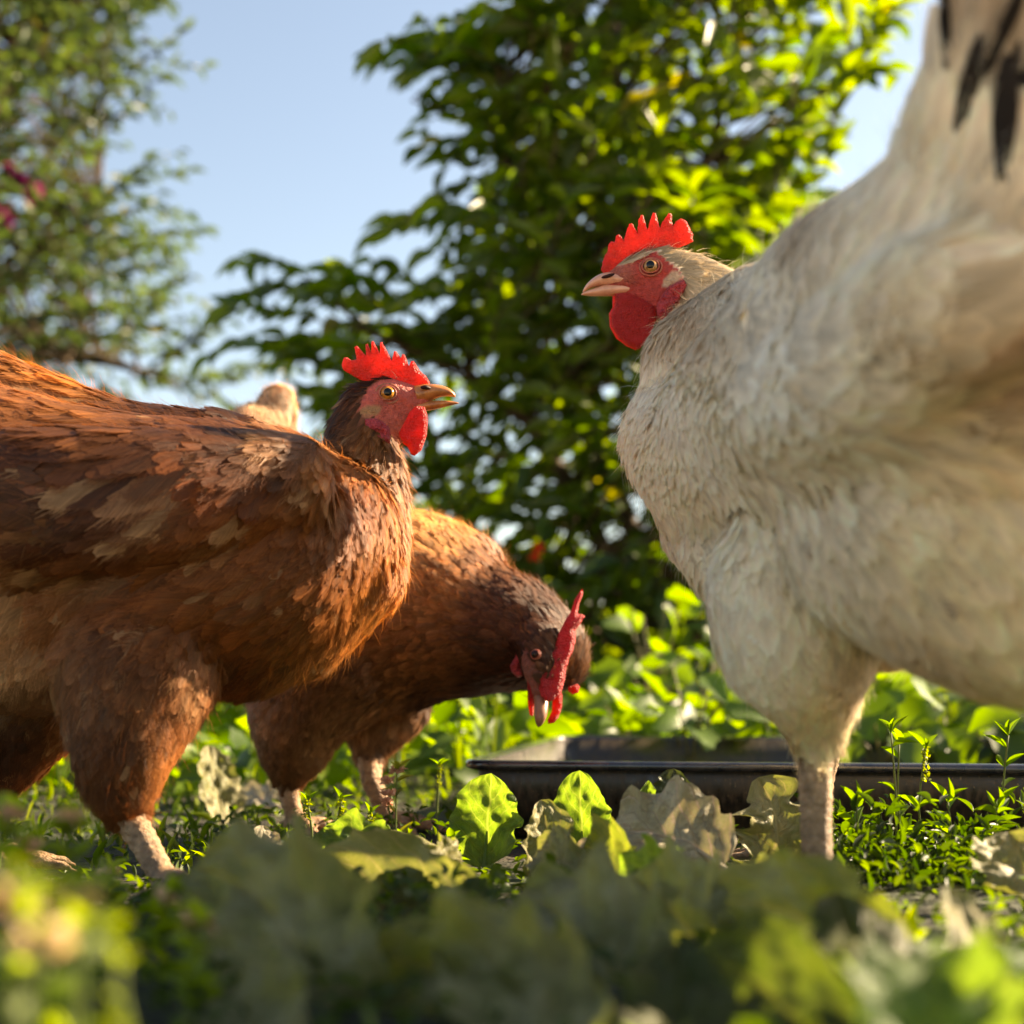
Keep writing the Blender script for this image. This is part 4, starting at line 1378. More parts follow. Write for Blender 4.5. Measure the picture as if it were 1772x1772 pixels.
def eye(parent, centre, outward, r, iris, lid, vis=1.0, ring=1.45, tilt=(0, 0)):
    """eyeball with iris and pupil, a lid ring around it"""
    out = nrm(np.asarray(outward, float))
    q = Vector(out).to_track_quat('Z', 'Y').to_matrix()
    M_ = np.array(q)
    n, m = 24, 16
    V, F, mi = [(0, 0, 1)], [], []
    for j in range(1, m):
        a = math.pi * j / m
        for i in range(n):
            b = 2 * math.pi * i / n
            V.append((math.sin(a) * math.cos(b), math.sin(a) * math.sin(b), math.cos(a)))
    V.append((0, 0, -1))
    for i in range(n):
        F.append((0, 1 + i, 1 + (i + 1) % n)); mi.append(1)
    for j in range(m - 2):
        for i in range(n):
            F.append((1 + j * n + i, 1 + (j + 1) * n + i, 1 + (j + 1) * n + (i + 1) % n, 1 + j * n + (i + 1) % n))
            mi.append(1 if j < 2 else (0 if j < 5 else 2))
    for i in range(n):
        F.append((1 + (m - 2) * n + i, len(V) - 1, 1 + (m - 2) * n + (i + 1) % n)); mi.append(2)
    V = np.array(V) * r
    V = V @ M_.T + centre
    e = mk('eye', V, F, [iris, M_pupil, M_nostril], parent, matidx=mi)
    # lid: two rings of skin
    mb = MB()
    for (R0, rr, zo) in ((r * 1.0, r * .12, .30), (r * ring, r * .15, -.10)):
        pth = []
        for i in range(33):
            a = 2 * math.pi * i / 32
            pth.append(np.array([math.cos(a) * R0 * 1.12, math.sin(a) * R0 * .94, r * zo + .04 * r * math.sin(3 * a)]) @ M_.T + centre)
        v, f = loft(pth, rr, rr, out, 8, cap=False)
        mb.add(v, f)
    l = mb.build('eyelid', lid, e)
    l.parent = e; l.matrix_parent_inverse = Matrix.Identity(4); l.location = (0, 0, 0)
    return e

def beak_piece(name, pts, D, widths, conv, mat, parent, flat=0.0, n=14, k=20):
    """pts: (x,y,halfheight) in zoom units"""
    x0, y0, s = conv
    pth, hh = [], []
    P3 = np.array([P(x0 + a * s, y0 + b * s, D) for a, b, h in pts])
    H = np.array([h * s * D / FPX for a, b, h in pts])
    A = spline(np.column_stack([P3, H, widths]), k)
    v, f = loft(A[:, :3], np.maximum(A[:, 4], .0003), np.maximum(A[:, 3], .0002), UP, n)
    return mk(name, v, f, mat, parent)

def toes(foot, fwd, spread=.5, L_=.055, r=.0052, back=True):
    """chains for toes: foot 3D on ground, fwd direction"""
    out = []
    f = nrm(np.array([fwd[0], fwd[1], 0.0])); s = np.array([-f[1], f[0], 0])
    for a, l in ((-spread, .85), (0, 1.0), (spread, .85)):
        d = f * math.cos(a) + s * math.sin(a)
        out.append([(foot + np.array([0, 0, .010]), r * 1.25), (foot + d * L_ * .35 * l + np.array([0, 0, .010]), r), (foot + d * L_ * .7 * l + np.array([0, 0, .006]), r * .85), (foot + d * L_ * l + np.array([0, 0, .004]), r * .55), (foot + d * L_ * 1.15 * l + np.array([0, 0, .001]), r * .3)])
    if back:
        d = -f
        out.append([(foot + np.array([0, 0, .012]), r), (foot + d * L_ * .4 + np.array([0, 0, .005]), r * .6)])
    return out

TAGS = {'f': 0, 'skin': 1, 'leg': 2}

def leg_color(co, base=(.31, .195, .11)):
    c = np.array(base)[None] * (1 + .22 * vnoise(co, 700, 3, 2) + .25 * vnoise(co, 180, 4, 2))[:, None]
    bands = .5 + .5 * np.sin(co[:, 2] * 2 * math.pi / .0035)
    return c * (1 - .22 * (bands > .8))[:, None]

# ---------------- left brown hen
def hen_brown():
    e = empty('brown_hen', G(290, 1545), 'chestnut brown hen standing at the left in profile, head up, facing right with open beak', 'hen', 'hens in the garden')
    D = .83
    foot = G(306, 1580); foot2 = G(-40, 1505)
    ch = [([(560, 925, .80, 135), (430, 952, .79, 218), (280, 955, .78, 234), (100, 940, .78, 238), (-80, 880, .79, 225), (-220, 760, .80, 130), (-300, 640, .81, 60)], .92, 'f'),
          ([(400, 775, .82, 60), (200, 815, .82, 118), (0, 755, .84, 132), (-150, 660, .85, 108), (-260, 550, .86, 55)], .8, 'f'),
          ([(495, 830, .75, 80), (300, 860, .725, 120), (80, 870, .715, 130), (-120, 870, .72, 105)], .8, 'f'),
          ([(0, 1040, .77, 190), (150, 1080, .765, 150)], .9, 'f'),
          ([(650, 692, D, 36), (632, 712, D, 50), (622, 760, .828, 60), (630, 820, .822, 70), (628, 900, .812, 78), (596, 985, .80, 105), (515, 1065, .79, 105), (420, 1100, .785, 108)], .85, 'f'),
          ([(240, 1140, .745, 145), (218, 1270, .725, 92), (208, 1345, .722, 68)], .9, 'f'),
          ([(80, 1180, .83, 110), (20, 1280, .83, 78), (-5, 1335, .83, 42)], .9, 'f'),
          # head
          ([(668, 684, D, 34), (700, 690, D, 29), (726, 692, D, 20)], .92, 'skin'),
          ([(655, 700, D, 42), (672, 730, D, 36), (690, 742, D, 26)], .85, 'skin'),
          ([(700, 715, D, 26), (722, 712, D, 18), (705, 735, D, 20)], .85, 'skin'),
          ([P_(212, 1395, .722), (222, 1412, .72, 29), (252, 1462, .712, 25), (284, 1522, .700, 24), (foot + np.array([0, 0, .012]), .0075)][1:], 1, 'leg'),
          ([(-8, 1360, .83, 22), (-25, 1440, .835, 18), (foot2 + np.array([0, 0, .01]), .006)], 1, 'leg')]
    for f_ in (foot, foot2):
        for t in toes(f_, (1, -.25)): ch.append((t, 1, 'leg'))
    conv = (540, 560, 300 / 1772)
    face = zc([(600, 640), (700, 560), (860, 560), (1050, 580), (1240, 600), (1260, 700), (1200, 930), (1150, 1000), (980, 1220), (900, 1240), (760, 1130), (640, 1000), (520, 960), (470, 880), (500, 790), (545, 700)], *conv)
    patchp = zc([(500, 850), (600, 830), (720, 850), (690, 930), (600, 960), (480, 960)], *conv)
    streak = zc([(420, 900), (480, 760), (600, 600), (700, 540), (880, 540), (640, 620), (560, 740), (520, 860)], *conv)
    def colf(co, nn, tg):
        q = proj(co)
        base = np.tile(np.array([.14, .042, .011]), (len(co), 1))
        sd_ = sdpoly(q[:, 0], q[:, 1], face)
        k = sstep(-1.5, 2.5, sd_)[:, None] * (q[:, 2:3] > .78)
        nz = vnoise(co, 260, 5, 3)[:, None] * .5 + .5
        fc = np.array([.66, .13, .10]) * (1 - nz) + np.array([.46, .10, .07]) * nz
        low = sstep(715, 750, q[:, 1])[:, None]
        fc = fc * (1 - low) + np.array([.46, .13, .08]) * low
        c = base * (1 - k) + fc * k
        k2 = sstep(-1, 3, sdpoly(q[:, 0], q[:, 1], patchp))[:, None] * k
        c = c * (1 - k2) + np.array([.38, .20, .09]) * k2
        lg = (tg == 2)[:, None]
        return np.hstack([np.where(lg, leg_color(co), c), .05 + .85 * np.maximum(k, lg)])
    ob, co, nn, quads, tagv = make_body('body', ch, .0020, 6, colf, e, TAGS)
    DK = (.085, .021, .004); MD = (.23, .060, .011); LT_ = (.50, .20, .055); BG = (.60, .38, .19); OR = (.44, .15, .026)
    g = [(655, 655, -.9, -.3, 0, 9, 2.6, .05, .018, .008, .08, 2), (590, 680, -.5, -.9, 0, 11, 2.8, .10, .034, .012, .10, 2), (565, 730, -.25, -1, 0, 13, 3.5, .13, .045, .015, .15, 2),
         (640, 790, -.1, -1, 0, 12, 3.5, *LT_, .25, 2), (690, 800, .05, -1, 0, 14, 4, .42, .17, .055, .30, 2), (700, 880, .0, -1, 0, 18, 5, *OR, .30, 2),
         (610, 850, -.3, -1, 0, 16, 5, *MD, .30, 2), (560, 800, -.7, -.7, 0, 20, 8, *LT_, .4, 1), (690, 960, -.15, -1, 0, 18, 6, *OR, .30, 2), (650, 1060, -.45, -.9, 0, 18, 7, *OR, .28, 2),
         (560, 1150, -.8, -.6, 0, 20, 8, *LT_, .25, 1), (440, 1200, -.9, -.3, 0, 22, 9, *MD, .2, 1),
         (560, 950, -.7, -.7, 0, 24, 11, *DK, .13, 0), (520, 1050, -.85, -.5, 0, 24, 11, *DK, .12, 0), (480, 860, -.85, -.5, 0, 30, 14, *MD, .14, 0), (520, 770, -.8, -.6, 0, 24, 10, .30, .12, .05, .22, 1),
         (430, 735, -.95, -.25, 0, 26, 11, .10, .036, .014, .1, 0), (300, 720, -1, -.05, 0, 28, 12, .12, .045, .018, .1, 0), (380, 820, -.9, -.45, 0, 36, 15, *MD, .13, 0),
         (280, 850, -.9, -.42, 0, 42, 17, .17, .055, .018, .12, 0), (330, 960, -.9, -.45, 0, 38, 16, *DK, .12, 0), (150, 900, -.95, -.35, 0, 45, 18, *DK, .10, 0), (100, 790, -1, -.2, 0, 42, 17, .16, .05, .017, .12, 0), (0, 870, -1, -.2, 0, 46, 18, .20, .07, .022, .12, 0),
         (150, 640, -1, .25, 0, 30, 12, *OR, .1, 0), (20, 640, -1, .3, 0, 30, 12, *OR, .1, 0), (50, 720, -.9, .1, 0, 24, 11, .24, .09, .03, .2, 0), (-30, 600, -.7, .7, 0, 24, 9, .6, .48, .33, .4, 1),
         (400, 1080, -.85, -.5, 0, 26, 12, *MD, .15, 0), (250, 1060, -.9, -.5, 0, 28, 13, .22, .075, .025, .18, 1), (120, 1050, -.8, -.7, 0, 26, 13, .27, .11, .04, .2, 1), (20, 1100, -.5, -.9, 0, 26, 13, *BG, .25, 1), (-60, 1000, -.8, -.4, 0, 30, 13, *BG, .25, 1),
         (330, 1150, -.7, -.8, 0, 22, 10, .20, .07, .022, .2, 1), (240, 1200, -.4, -1, 0, 20, 9, .24, .085, .025, .18, 1), (150, 1200, -.2, -1, 0, 20, 9, .22, .08, .025, .18, 1),
         (210, 1300, -.1, -1, 0, 16, 7, .17, .055, .016, .12, 1), (285, 1300, .0, -1, 0, 16, 6, .32, .12, .035, .25, 1), (205, 1390, .1, -1, 0, 12, 6, .09, .028, .010, .05, 1), (140, 1330, 0, -1, 0, 16, 7, .16, .055, .018, .12, 1),
         (30, 1280, -.3, -1, 0, 18, 9, .07, .022, .009, .1, 1)]
    def patch(p, q, col, rg):
        v = vnoise(p, 55, 77, 3)
        k = (sstep(-.4, .9, v) * (q[:, 0] < 620))[:, None]
        col = col * (1 - k * .55) + np.array([.38, .13, .035]) * k * .55
        for (cx, cy, rx, ry, an, st) in ((315, 880, 28, 62, .35, .9), (120, 900, 62, 15, -.4, .9), (10, 1110, 100, 130, 0, .9), (345, 1160, 30, 50, 0, .7), (265, 820, 40, 26, -.5, .6), (450, 1020, 40, 30, -.4, .5),
                                         (500, 760, 22, 40, .5, .7), (180, 990, 70, 18, .1, .6), (420, 940, 30, 22, 0, .6), (20, 980, 60, 30, 0, .7), (170, 700, 40, 16, .1, .8), (575, 860, 18, 40, .2, .8)):
            dx, dy = q[:, 0] - cx, q[:, 1] - cy
            c_, s_ = math.cos(an), math.sin(an)
            d_ = np.hypot((dx * c_ + dy * s_) / rx, (-dx * s_ + dy * c_) / ry) + .25 * vnoise(p, 160, 12, 2)
            k = (sstep(1.3, .2, d_) * st * .75 * rg.uniform(.35, 1.1, len(p)))[:, None].clip(0, 1)
            col = col * (1 - k) + np.array([.62, .36, .17]) * k
        k = (sstep(.3, .7, -v))[:, None]
        col = col * (1 - .35 * k)
        pale = (rg.random(len(p)) < .03)[:, None]
        return np.where(pale, col * .4 + np.array([.33, .19, .09]), col)
    plumage('brown', co, nn, quads, tagv, g, [face], M_feather, e, 5, 1.0, (0, 1), .24, None, patch, fuzz=13000, fuzzlen=.010)
    # comb, wattles, beak, eyes, lobes
    comb = zc([(300, 420), (330, 340), (370, 350), (400, 375), (455, 365), (435, 240), (460, 226), (550, 325), (548, 215), (570, 202), (602, 295), (608, 180), (630, 178), (692, 305), (700, 188), (718, 190),
               (815, 380), (838, 285), (862, 285), (905, 350), (925, 308), (945, 315), (990, 430), (1015, 380), (1040, 380), (1100, 480), (1160, 530), (1205, 600), (1200, 680), (900, 680), (700, 640), (540, 600), (420, 535), (320, 475)], *conv)
    plate('comb', comb, lambda x, y: .83 + .0010 * math.sin(x * .08), .0026, 14, 2.6, M_comb, e, 3, jag=.25)
    wat = zc([(1150, 850), (1178, 930), (1182, 1020), (1172, 1150), (1120, 1290), (1060, 1340), (1020, 1320), (990, 1250), (910, 1190), (885, 1120), (950, 1000), (1000, 900), (1060, 840)], *conv)
    plate('wattle', wat, lambda x, y: .8185 - .00004 * (y - 700), .0030, 10, 3, M_wattle, e, 4)
    plate('wattle', [(x - 2, y + 2) for x, y in wat], lambda x, y: .8400 + .00004 * (y - 700), .0030, 10, 3, M_wattle, e, 5)
    lobe = zc([(540, 970), (640, 965), (720, 1000), (790, 1060), (805, 1150), (800, 1230), (740, 1245), (680, 1210), (640, 1160), (560, 1140), (535, 1060)], *conv)
    plate('ear_lobe', lobe, lambda x, y: .8145, .0035, 9, 2.4, M_lobe, e, 6, rough=.45)
    plate('ear_lobe', lobe, lambda x, y: .8450, .0035, 9, 2.6, M_lobe, e, 7, rough=.45)
    b = empty_child('beak', e, P(745, 690, D))
    beak_piece('upper_beak', [(1070, 735, 105), (1180, 705, 92), (1290, 690, 66), (1380, 700, 46), (1440, 727, 24), (1462, 752, 4)], D, [.0075, .0066, .0052, .0038, .0020, .0005], conv, M_beak, b)
    beak_piece('lower_beak', [(1050, 860, 42), (1180, 842, 50), (1300, 826, 40), (1400, 815, 27), (1475, 812, 11), (1500, 815, 3)], D, [.0065, .0058, .0045, .0032, .0016, .0005], conv, M_beak, b)
    nv, nf = loft(spline([P(540 + x * conv[2], 560 + y * conv[2], d) for x, y, d in ((1110, 655, .8215), (1160, 650, .8222), (1215, 662, .8240))], 8), [.0004, .001, .0012, .0013, .0013, .0011, .0008, .0003], [.0003, .0009, .0012, .0013, .0013, .001, .0007, .0003], UP, 8)
    mk('nostril', nv, nf, M_nostril, b)
    eye(e, P(671, 681, .8205), (.1, -1, .05), .0043, M_iris, M_lid)
    eye(e, P(671, 681, .8395), (.1, 1, .05), .0043, M_iris, M_lid)
    return e

def P_(px, py, D): return (px, py, D, 1)

def empty_child(name, parent, loc):
    o = bpy.data.objects.new(name, None); COL.objects.link(o)
    o.parent = parent
    o.matrix_parent_inverse = Matrix.Translation(-Vector(parent.location))
    o.location = Vector(loc)
    o.empty_display_size = .01
    return o

def fix_children(o):
    pass

# ---------------- white hen
def hen_white():
    e = empty('white_hen', G(1413, 1570), 'big white hen standing at the right with its head turned to the left', 'hen', 'hens in the garden')
    D = .85
    foot = G(1413, 1568); foot2 = G(1405, 1500)
    ch = [([(1215, 760, .78, 140), (1300, 790, .74, 195), (1420, 725, .68, 255), (1560, 640, .60, 312), (1715, 575, .53, 345), (1850, 430, .50, 320)], .95, 'f'),
          ([(1230, 640, .78, 120), (1330, 595, .74, 140), (1450, 600, .68, 180)], .95, 'f'),
          ([(1660, 400, .52, 150), (1750, 250, .48, 185), (1772, 100, .47, 138), (1780, -120, .46, 140), (1840, -300, .45, 60)], .5, 'f'),
          ([(1250, 900, .76, 110), (1330, 930, .71, 150)], .95, 'f'),
          # near wing
          ([(1330, 700, .635, 125), (1420, 685, .575, 155), (1530, 625, .510, 165), (1625, 545, .465, 135)], .7, 'f'),
          # near thigh
          ([(1430, 960, .645, 175), (1385, 1020, .645, 162), (1375, 1110, .645, 130), (1398, 1185, .65, 86), (1410, 1245, .65, 48)], .85, 'f'),
          # belly and rear
          ([(1600, 880, .60, 260), (1775, 890, .54, 325), (1950, 800, .52, 300)], .9, 'f'),
          ([(1520, 1000, .66, 140), (1525, 1075, .68, 75)], .9, 'f'),
          # neck and head
          ([(1160, 478, D, 42), (1195, 490, D, 52), (1240, 530, .845, 66), (1270, 600, .83, 80), (1290, 680, .80, 100)], .85, 'f'),
          ([(1145, 462, D, 36), (1115, 472, D, 36), (1085, 478, D, 27), (1062, 486, D, 19)], .85, 'skin'),
          ([(1140, 500, D, 42), (1150, 525, D, 38), (1115, 505, D, 30), (1095, 495, D, 24)], .8, 'skin'),
          ([(1420, 1262, .65, 40), (1411, 1305, .65, 33), (1411, 1400, .648, 29), (1414, 1500, .645, 28), (foot + np.array([0, 0, .012]), .008)], 1, 'leg'),
          ([(1480, 1100, .75, 60), (1440, 1250, .79, 26), (1412, 1400, .80, 22), (foot2 + np.array([0, 0, .012]), .006)], 1, 'leg')]
    for f_ in (foot, foot2):
        for t in toes(f_, (-.7, .7)): ch.append((t, 1, 'leg'))
    conv = (980, 350, 400 / 1772)
    face = zc([(255, 520), (400, 480), (500, 460), (590, 390), (700, 370), (790, 440), (900, 550), (935, 640), (880, 760), (800, 850), (745, 915), (680, 900), (560, 860), (420, 800), (330, 760), (240, 620)], *conv)
    tuft = zc([(740, 600), (800, 530), (870, 520), (895, 580), (850, 620), (780, 650), (735, 650)], *conv)
    def colf(co, nn, tg):
        q = proj(co)
        base = np.tile(np.array([.93, .78, .56]), (len(co), 1))
        sd_ = sdpoly(q[:, 0], q[:, 1], face)
        k = sstep(-1.5, 2.5, sd_)[:, None] * (q[:, 2:3] > .81)
        nz = vnoise(co, 240, 6, 3)[:, None] * .5 + .5
        fc = np.array([.52, .06, .05]) * (1 - nz) + np.array([.33, .045, .035]) * nz
        fr = sstep(1110, 1080, q[:, 0])[:, None] * sstep(500, 480, q[:, 1])[:, None]
        fc = fc * (1 - .5 * fr) + np.array([.36, .14, .09]) * .5 * fr
        c = base * (1 - k) + fc * k
        k2 = sstep(-1, 3, sdpoly(q[:, 0], q[:, 1], tuft))[:, None] * k
        c = c * (1 - k2) + np.array([.55, .40, .28]) * k2
        lg = (tg == 2)[:, None]
        return np.hstack([np.where(lg, leg_color(co, (.37, .25, .155)), c), .05 + .85 * np.maximum(k, lg)])
    ob, co, nn, quads, tagv = make_body('body', ch, .0023, 5, colf, e, TAGS)
    W1 = (1.05, .92, .73); W2 = (1.02, .86, .64); W3 = (1.0, .80, .52); W0 = (1.05, .97, .82)
    g = [(1150, 440, .9, .1, 0, 13, 4, .62, .48, .30, .06, 2), (1220, 470, .9, -.5, 0, 16, 5, .64, .50, .32, .08, 2), (1255, 500, .7, -.9, 0, 18, 5, .70, .60, .46, .10, 2),
         (1190, 540, .4, -.9, -.1, 14, 4, .60, .46, .32, .10, 2), (1150, 570, .2, -1, 0, 12, 3.5, .66, .54, .40, .2, 2), 
         (1130, 650, .1, -1, -.1, 14, 7, *W1, .12, 0), (1090, 760, .1, -1, -.1, 14, 8, *W2, .14, 0), (1110, 860, .25, -1, -.1, 16, 9, *W2, .14, 0), (1180, 960, .5, -.8, -.2, 16, 9, *W2, .12, 0),
         (1200, 650, .5, -.6, -.4, 18, 9, *W1, .08, 0), (1300, 500, .8, -.1, -.5, 20, 10, *W0, .08, 0), (1340, 440, .9, 0, -.4, 20, 10, .66, .56, .44, .2, 1), (1230, 780, .6, -.5, -.4, 20, 11, *W1, .08, 0),
         (1330, 640, .7, -.2, -.6, 28, 14, *W0, .06, 0), (1330, 800, .75, -.2, -.6, 28, 14, *W1, .06, 0), (1450, 700, .8, 0, -.6, 34, 16, *W1, .07, 0), (1560, 650, .7, .1, -.6, 36, 16, .70, .60, .45, .1, 0), (1640, 560, .6, .3, -.6, 36, 15, .68, .55, .38, .12, 0),
         (1450, 480, .7, .2, -.5, 26, 12, *W1, .12, 1), (1540, 350, .5, .6, -.3, 26, 12, *W1, .15, 1), (1600, 220, .3, .9, -.1, 30, 12, *W1, .2, 1), (1650, 80, .15, 1, 0, 26, 8, .62, .52, .42, .2, 1), (1720, 20, .1, 1, 0, 26, 8, .60, .50, .40, .15, 1), (1720, 150, .1, 1, 0, 26, 9, .70, .60, .47, .15, 1), (1740, 300, .2, .9, 0, 34, 14, *W2, .2, 1),
         (1250, 950, .4, -.8, -.2, 22, 11, *W1, .1, 1), (1300, 1050, .3, -1, -.1, 24, 12, *W1, .1, 1), (1400, 1000, .4, -.9, -.1, 26, 13, *W2, .12, 1), (1350, 1150, .3, -1, 0, 20, 9, *W2, .1, 1), (1420, 1200, .1, -1, 0, 15, 7, *W3, .1, 1),
         (1550, 950, .6, -.6, -.3, 28, 14, *W3, .15, 1), (1650, 1050, .5, -.8, -.2, 30, 14, *W3, .2, 1), (1720, 850, .6, -.4, -.3, 30, 14, *W3, .2, 1), (1720, 650, .5, .1, -.4, 30, 14, .54, .38, .24, .2, 1), (1700, 1180, .4, -.9, 0, 24, 11, *W3, .3, 1), (1500, 1140, .2, -1, 0, 18, 8, .75, .6, .45, .3, 1)]
    def patch(p, q, col, rg):
        v = vnoise(p, 70, 91, 3)
        k = (sstep(.3, .75, v))[:, None]
        col = col * (1 - k * .14) + np.array([.45, .33, .21]) * k * .14
        dirt = (rg.random(len(p)) < .004)[:, None]
        col = np.where(dirt, np.array([.45, .33, .22]), col)
        # dark centres in the tail
        for (a, b, w_) in (((1738, 300), (1728, 60), 13), ((1665, 215), (1705, 100), 9), ((1645, 150), (1655, 30), 7), ((1700, 140), (1722, 40), 8)):
            a = np.array(a, float); b = np.array(b, float); ab = b - a
            t = ((q[:, 0] - a[0]) * ab[0] + (q[:, 1] - a[1]) * ab[1]) / (ab @ ab)
            d = np.hypot(q[:, 0] - a[0] - t * ab[0], q[:, 1] - a[1] - t * ab[1])
            dk = (t > 0) & (t < 1) & (d < w_ * .6 * rg.uniform(.6, 1.3, len(p)))
            col = np.where(dk[:, None], np.array([.03, .024, .02]), col)
        return col
    col_clip = None
    plumage('white', co, nn, quads, tagv, g, [face], M_whitefeather, e, 15, 1.25, (0, 1), .07, lambda p: proj(p)[:, 2] > .80, patch, fuzz=8000, fuzzlen=.009, rough=.9)
    comb = zc([(262, 520), (280, 450), (290, 420), (310, 380), (330, 312), (345, 300), (370, 302), (385, 255), (405, 245), (440, 290), (455, 240), (480, 172), (505, 162), (545, 235), (550, 150), (570, 98), (586, 98), (620, 210), (640, 150), (662, 80), (685, 80), (715, 195), (740, 150), (785, 82), (805, 86), (815, 185),
               (850, 140), (880, 124), (912, 140), (950, 200), (970, 250), (970, 300), (920, 328), (800, 370), (650, 430), (560, 480), (450, 540), (300, 560)], *conv)
    plate('comb', comb, lambda x, y: .85 + .0010 * math.sin(x * .06), .0027, 14, 3.0, M_comb, e, 13, jag=.45)
    wat = zc([(372, 700), (372, 800), (345, 850), (350, 950), (400, 1040), (480, 1100), (550, 1130), (600, 1090), (640, 1030), (690, 900), (680, 800), (580, 740), (470, 690)], *conv)
    plate('wattle', wat, lambda x, y: .8400 - .00003 * (y - 560), .0032, 14, 3, M_wattle, e, 14)
    plate('wattle', [(x - 4, y + 1) for x, y in wat], lambda x, y: .8600 + .00003 * (y - 560), .0032, 14, 3.2, M_wattle, e, 15)
    lobe = zc([(690, 790), (740, 700), (790, 640), (900, 590), (932, 640), (900, 690), (820, 800), (742, 915), (695, 870)], *conv)
    plate('ear_lobe', lobe, lambda x, y: .8345, .0038, 11, 2.6, M_lobe, e, 16, rough=.5)
    plate('ear_lobe', lobe, lambda x, y: .8655, .0038, 11, 2.8, M_lobe, e, 17, rough=.5)
    b = empty_child('beak', e, P(1040, 490, D))
    beak_piece('upper_beak', [(540, 610, 40), (350, 592, 56), (265, 598, 46), (195, 628, 30), (150, 662, 15), (127, 692, 4)], D, [.0075, .0068, .0056, .0040, .0022, .0005], conv, M_palebeak, b)
    beak_piece('lower_beak', [(560, 665, 34), (340, 674, 46), (240, 686, 35), (170, 697, 22), (130, 704, 10), (115, 708, 3)], D, [.0065, .0058, .0048, .0035, .0018, .0005], conv, M_palebeak, b)
    nv, nf = loft(spline([P(980 + x * conv[2], 350 + y * conv[2], d) for x, y, d in ((270, 578, .8432), (320, 565, .8422), (370, 548, .8412))], 8), [.0004, .001, .0012, .0013, .0013, .0011, .0008, .0003], [.0003, .0008, .001, .0011, .0011, .001, .0007, .0003], UP, 8)
    mk('nostril', nv, nf, M_nostril, b)
    eye(e, P(1126, 461.5, .8393), (-.15, -1, .05), .0044, M_irispale, M_lidwhite, ring=1.32)
    eye(e, P(1126, 461.5, .8607), (-.15, 1, .05), .0044, M_irispale, M_lidwhite, ring=1.32)
    return e

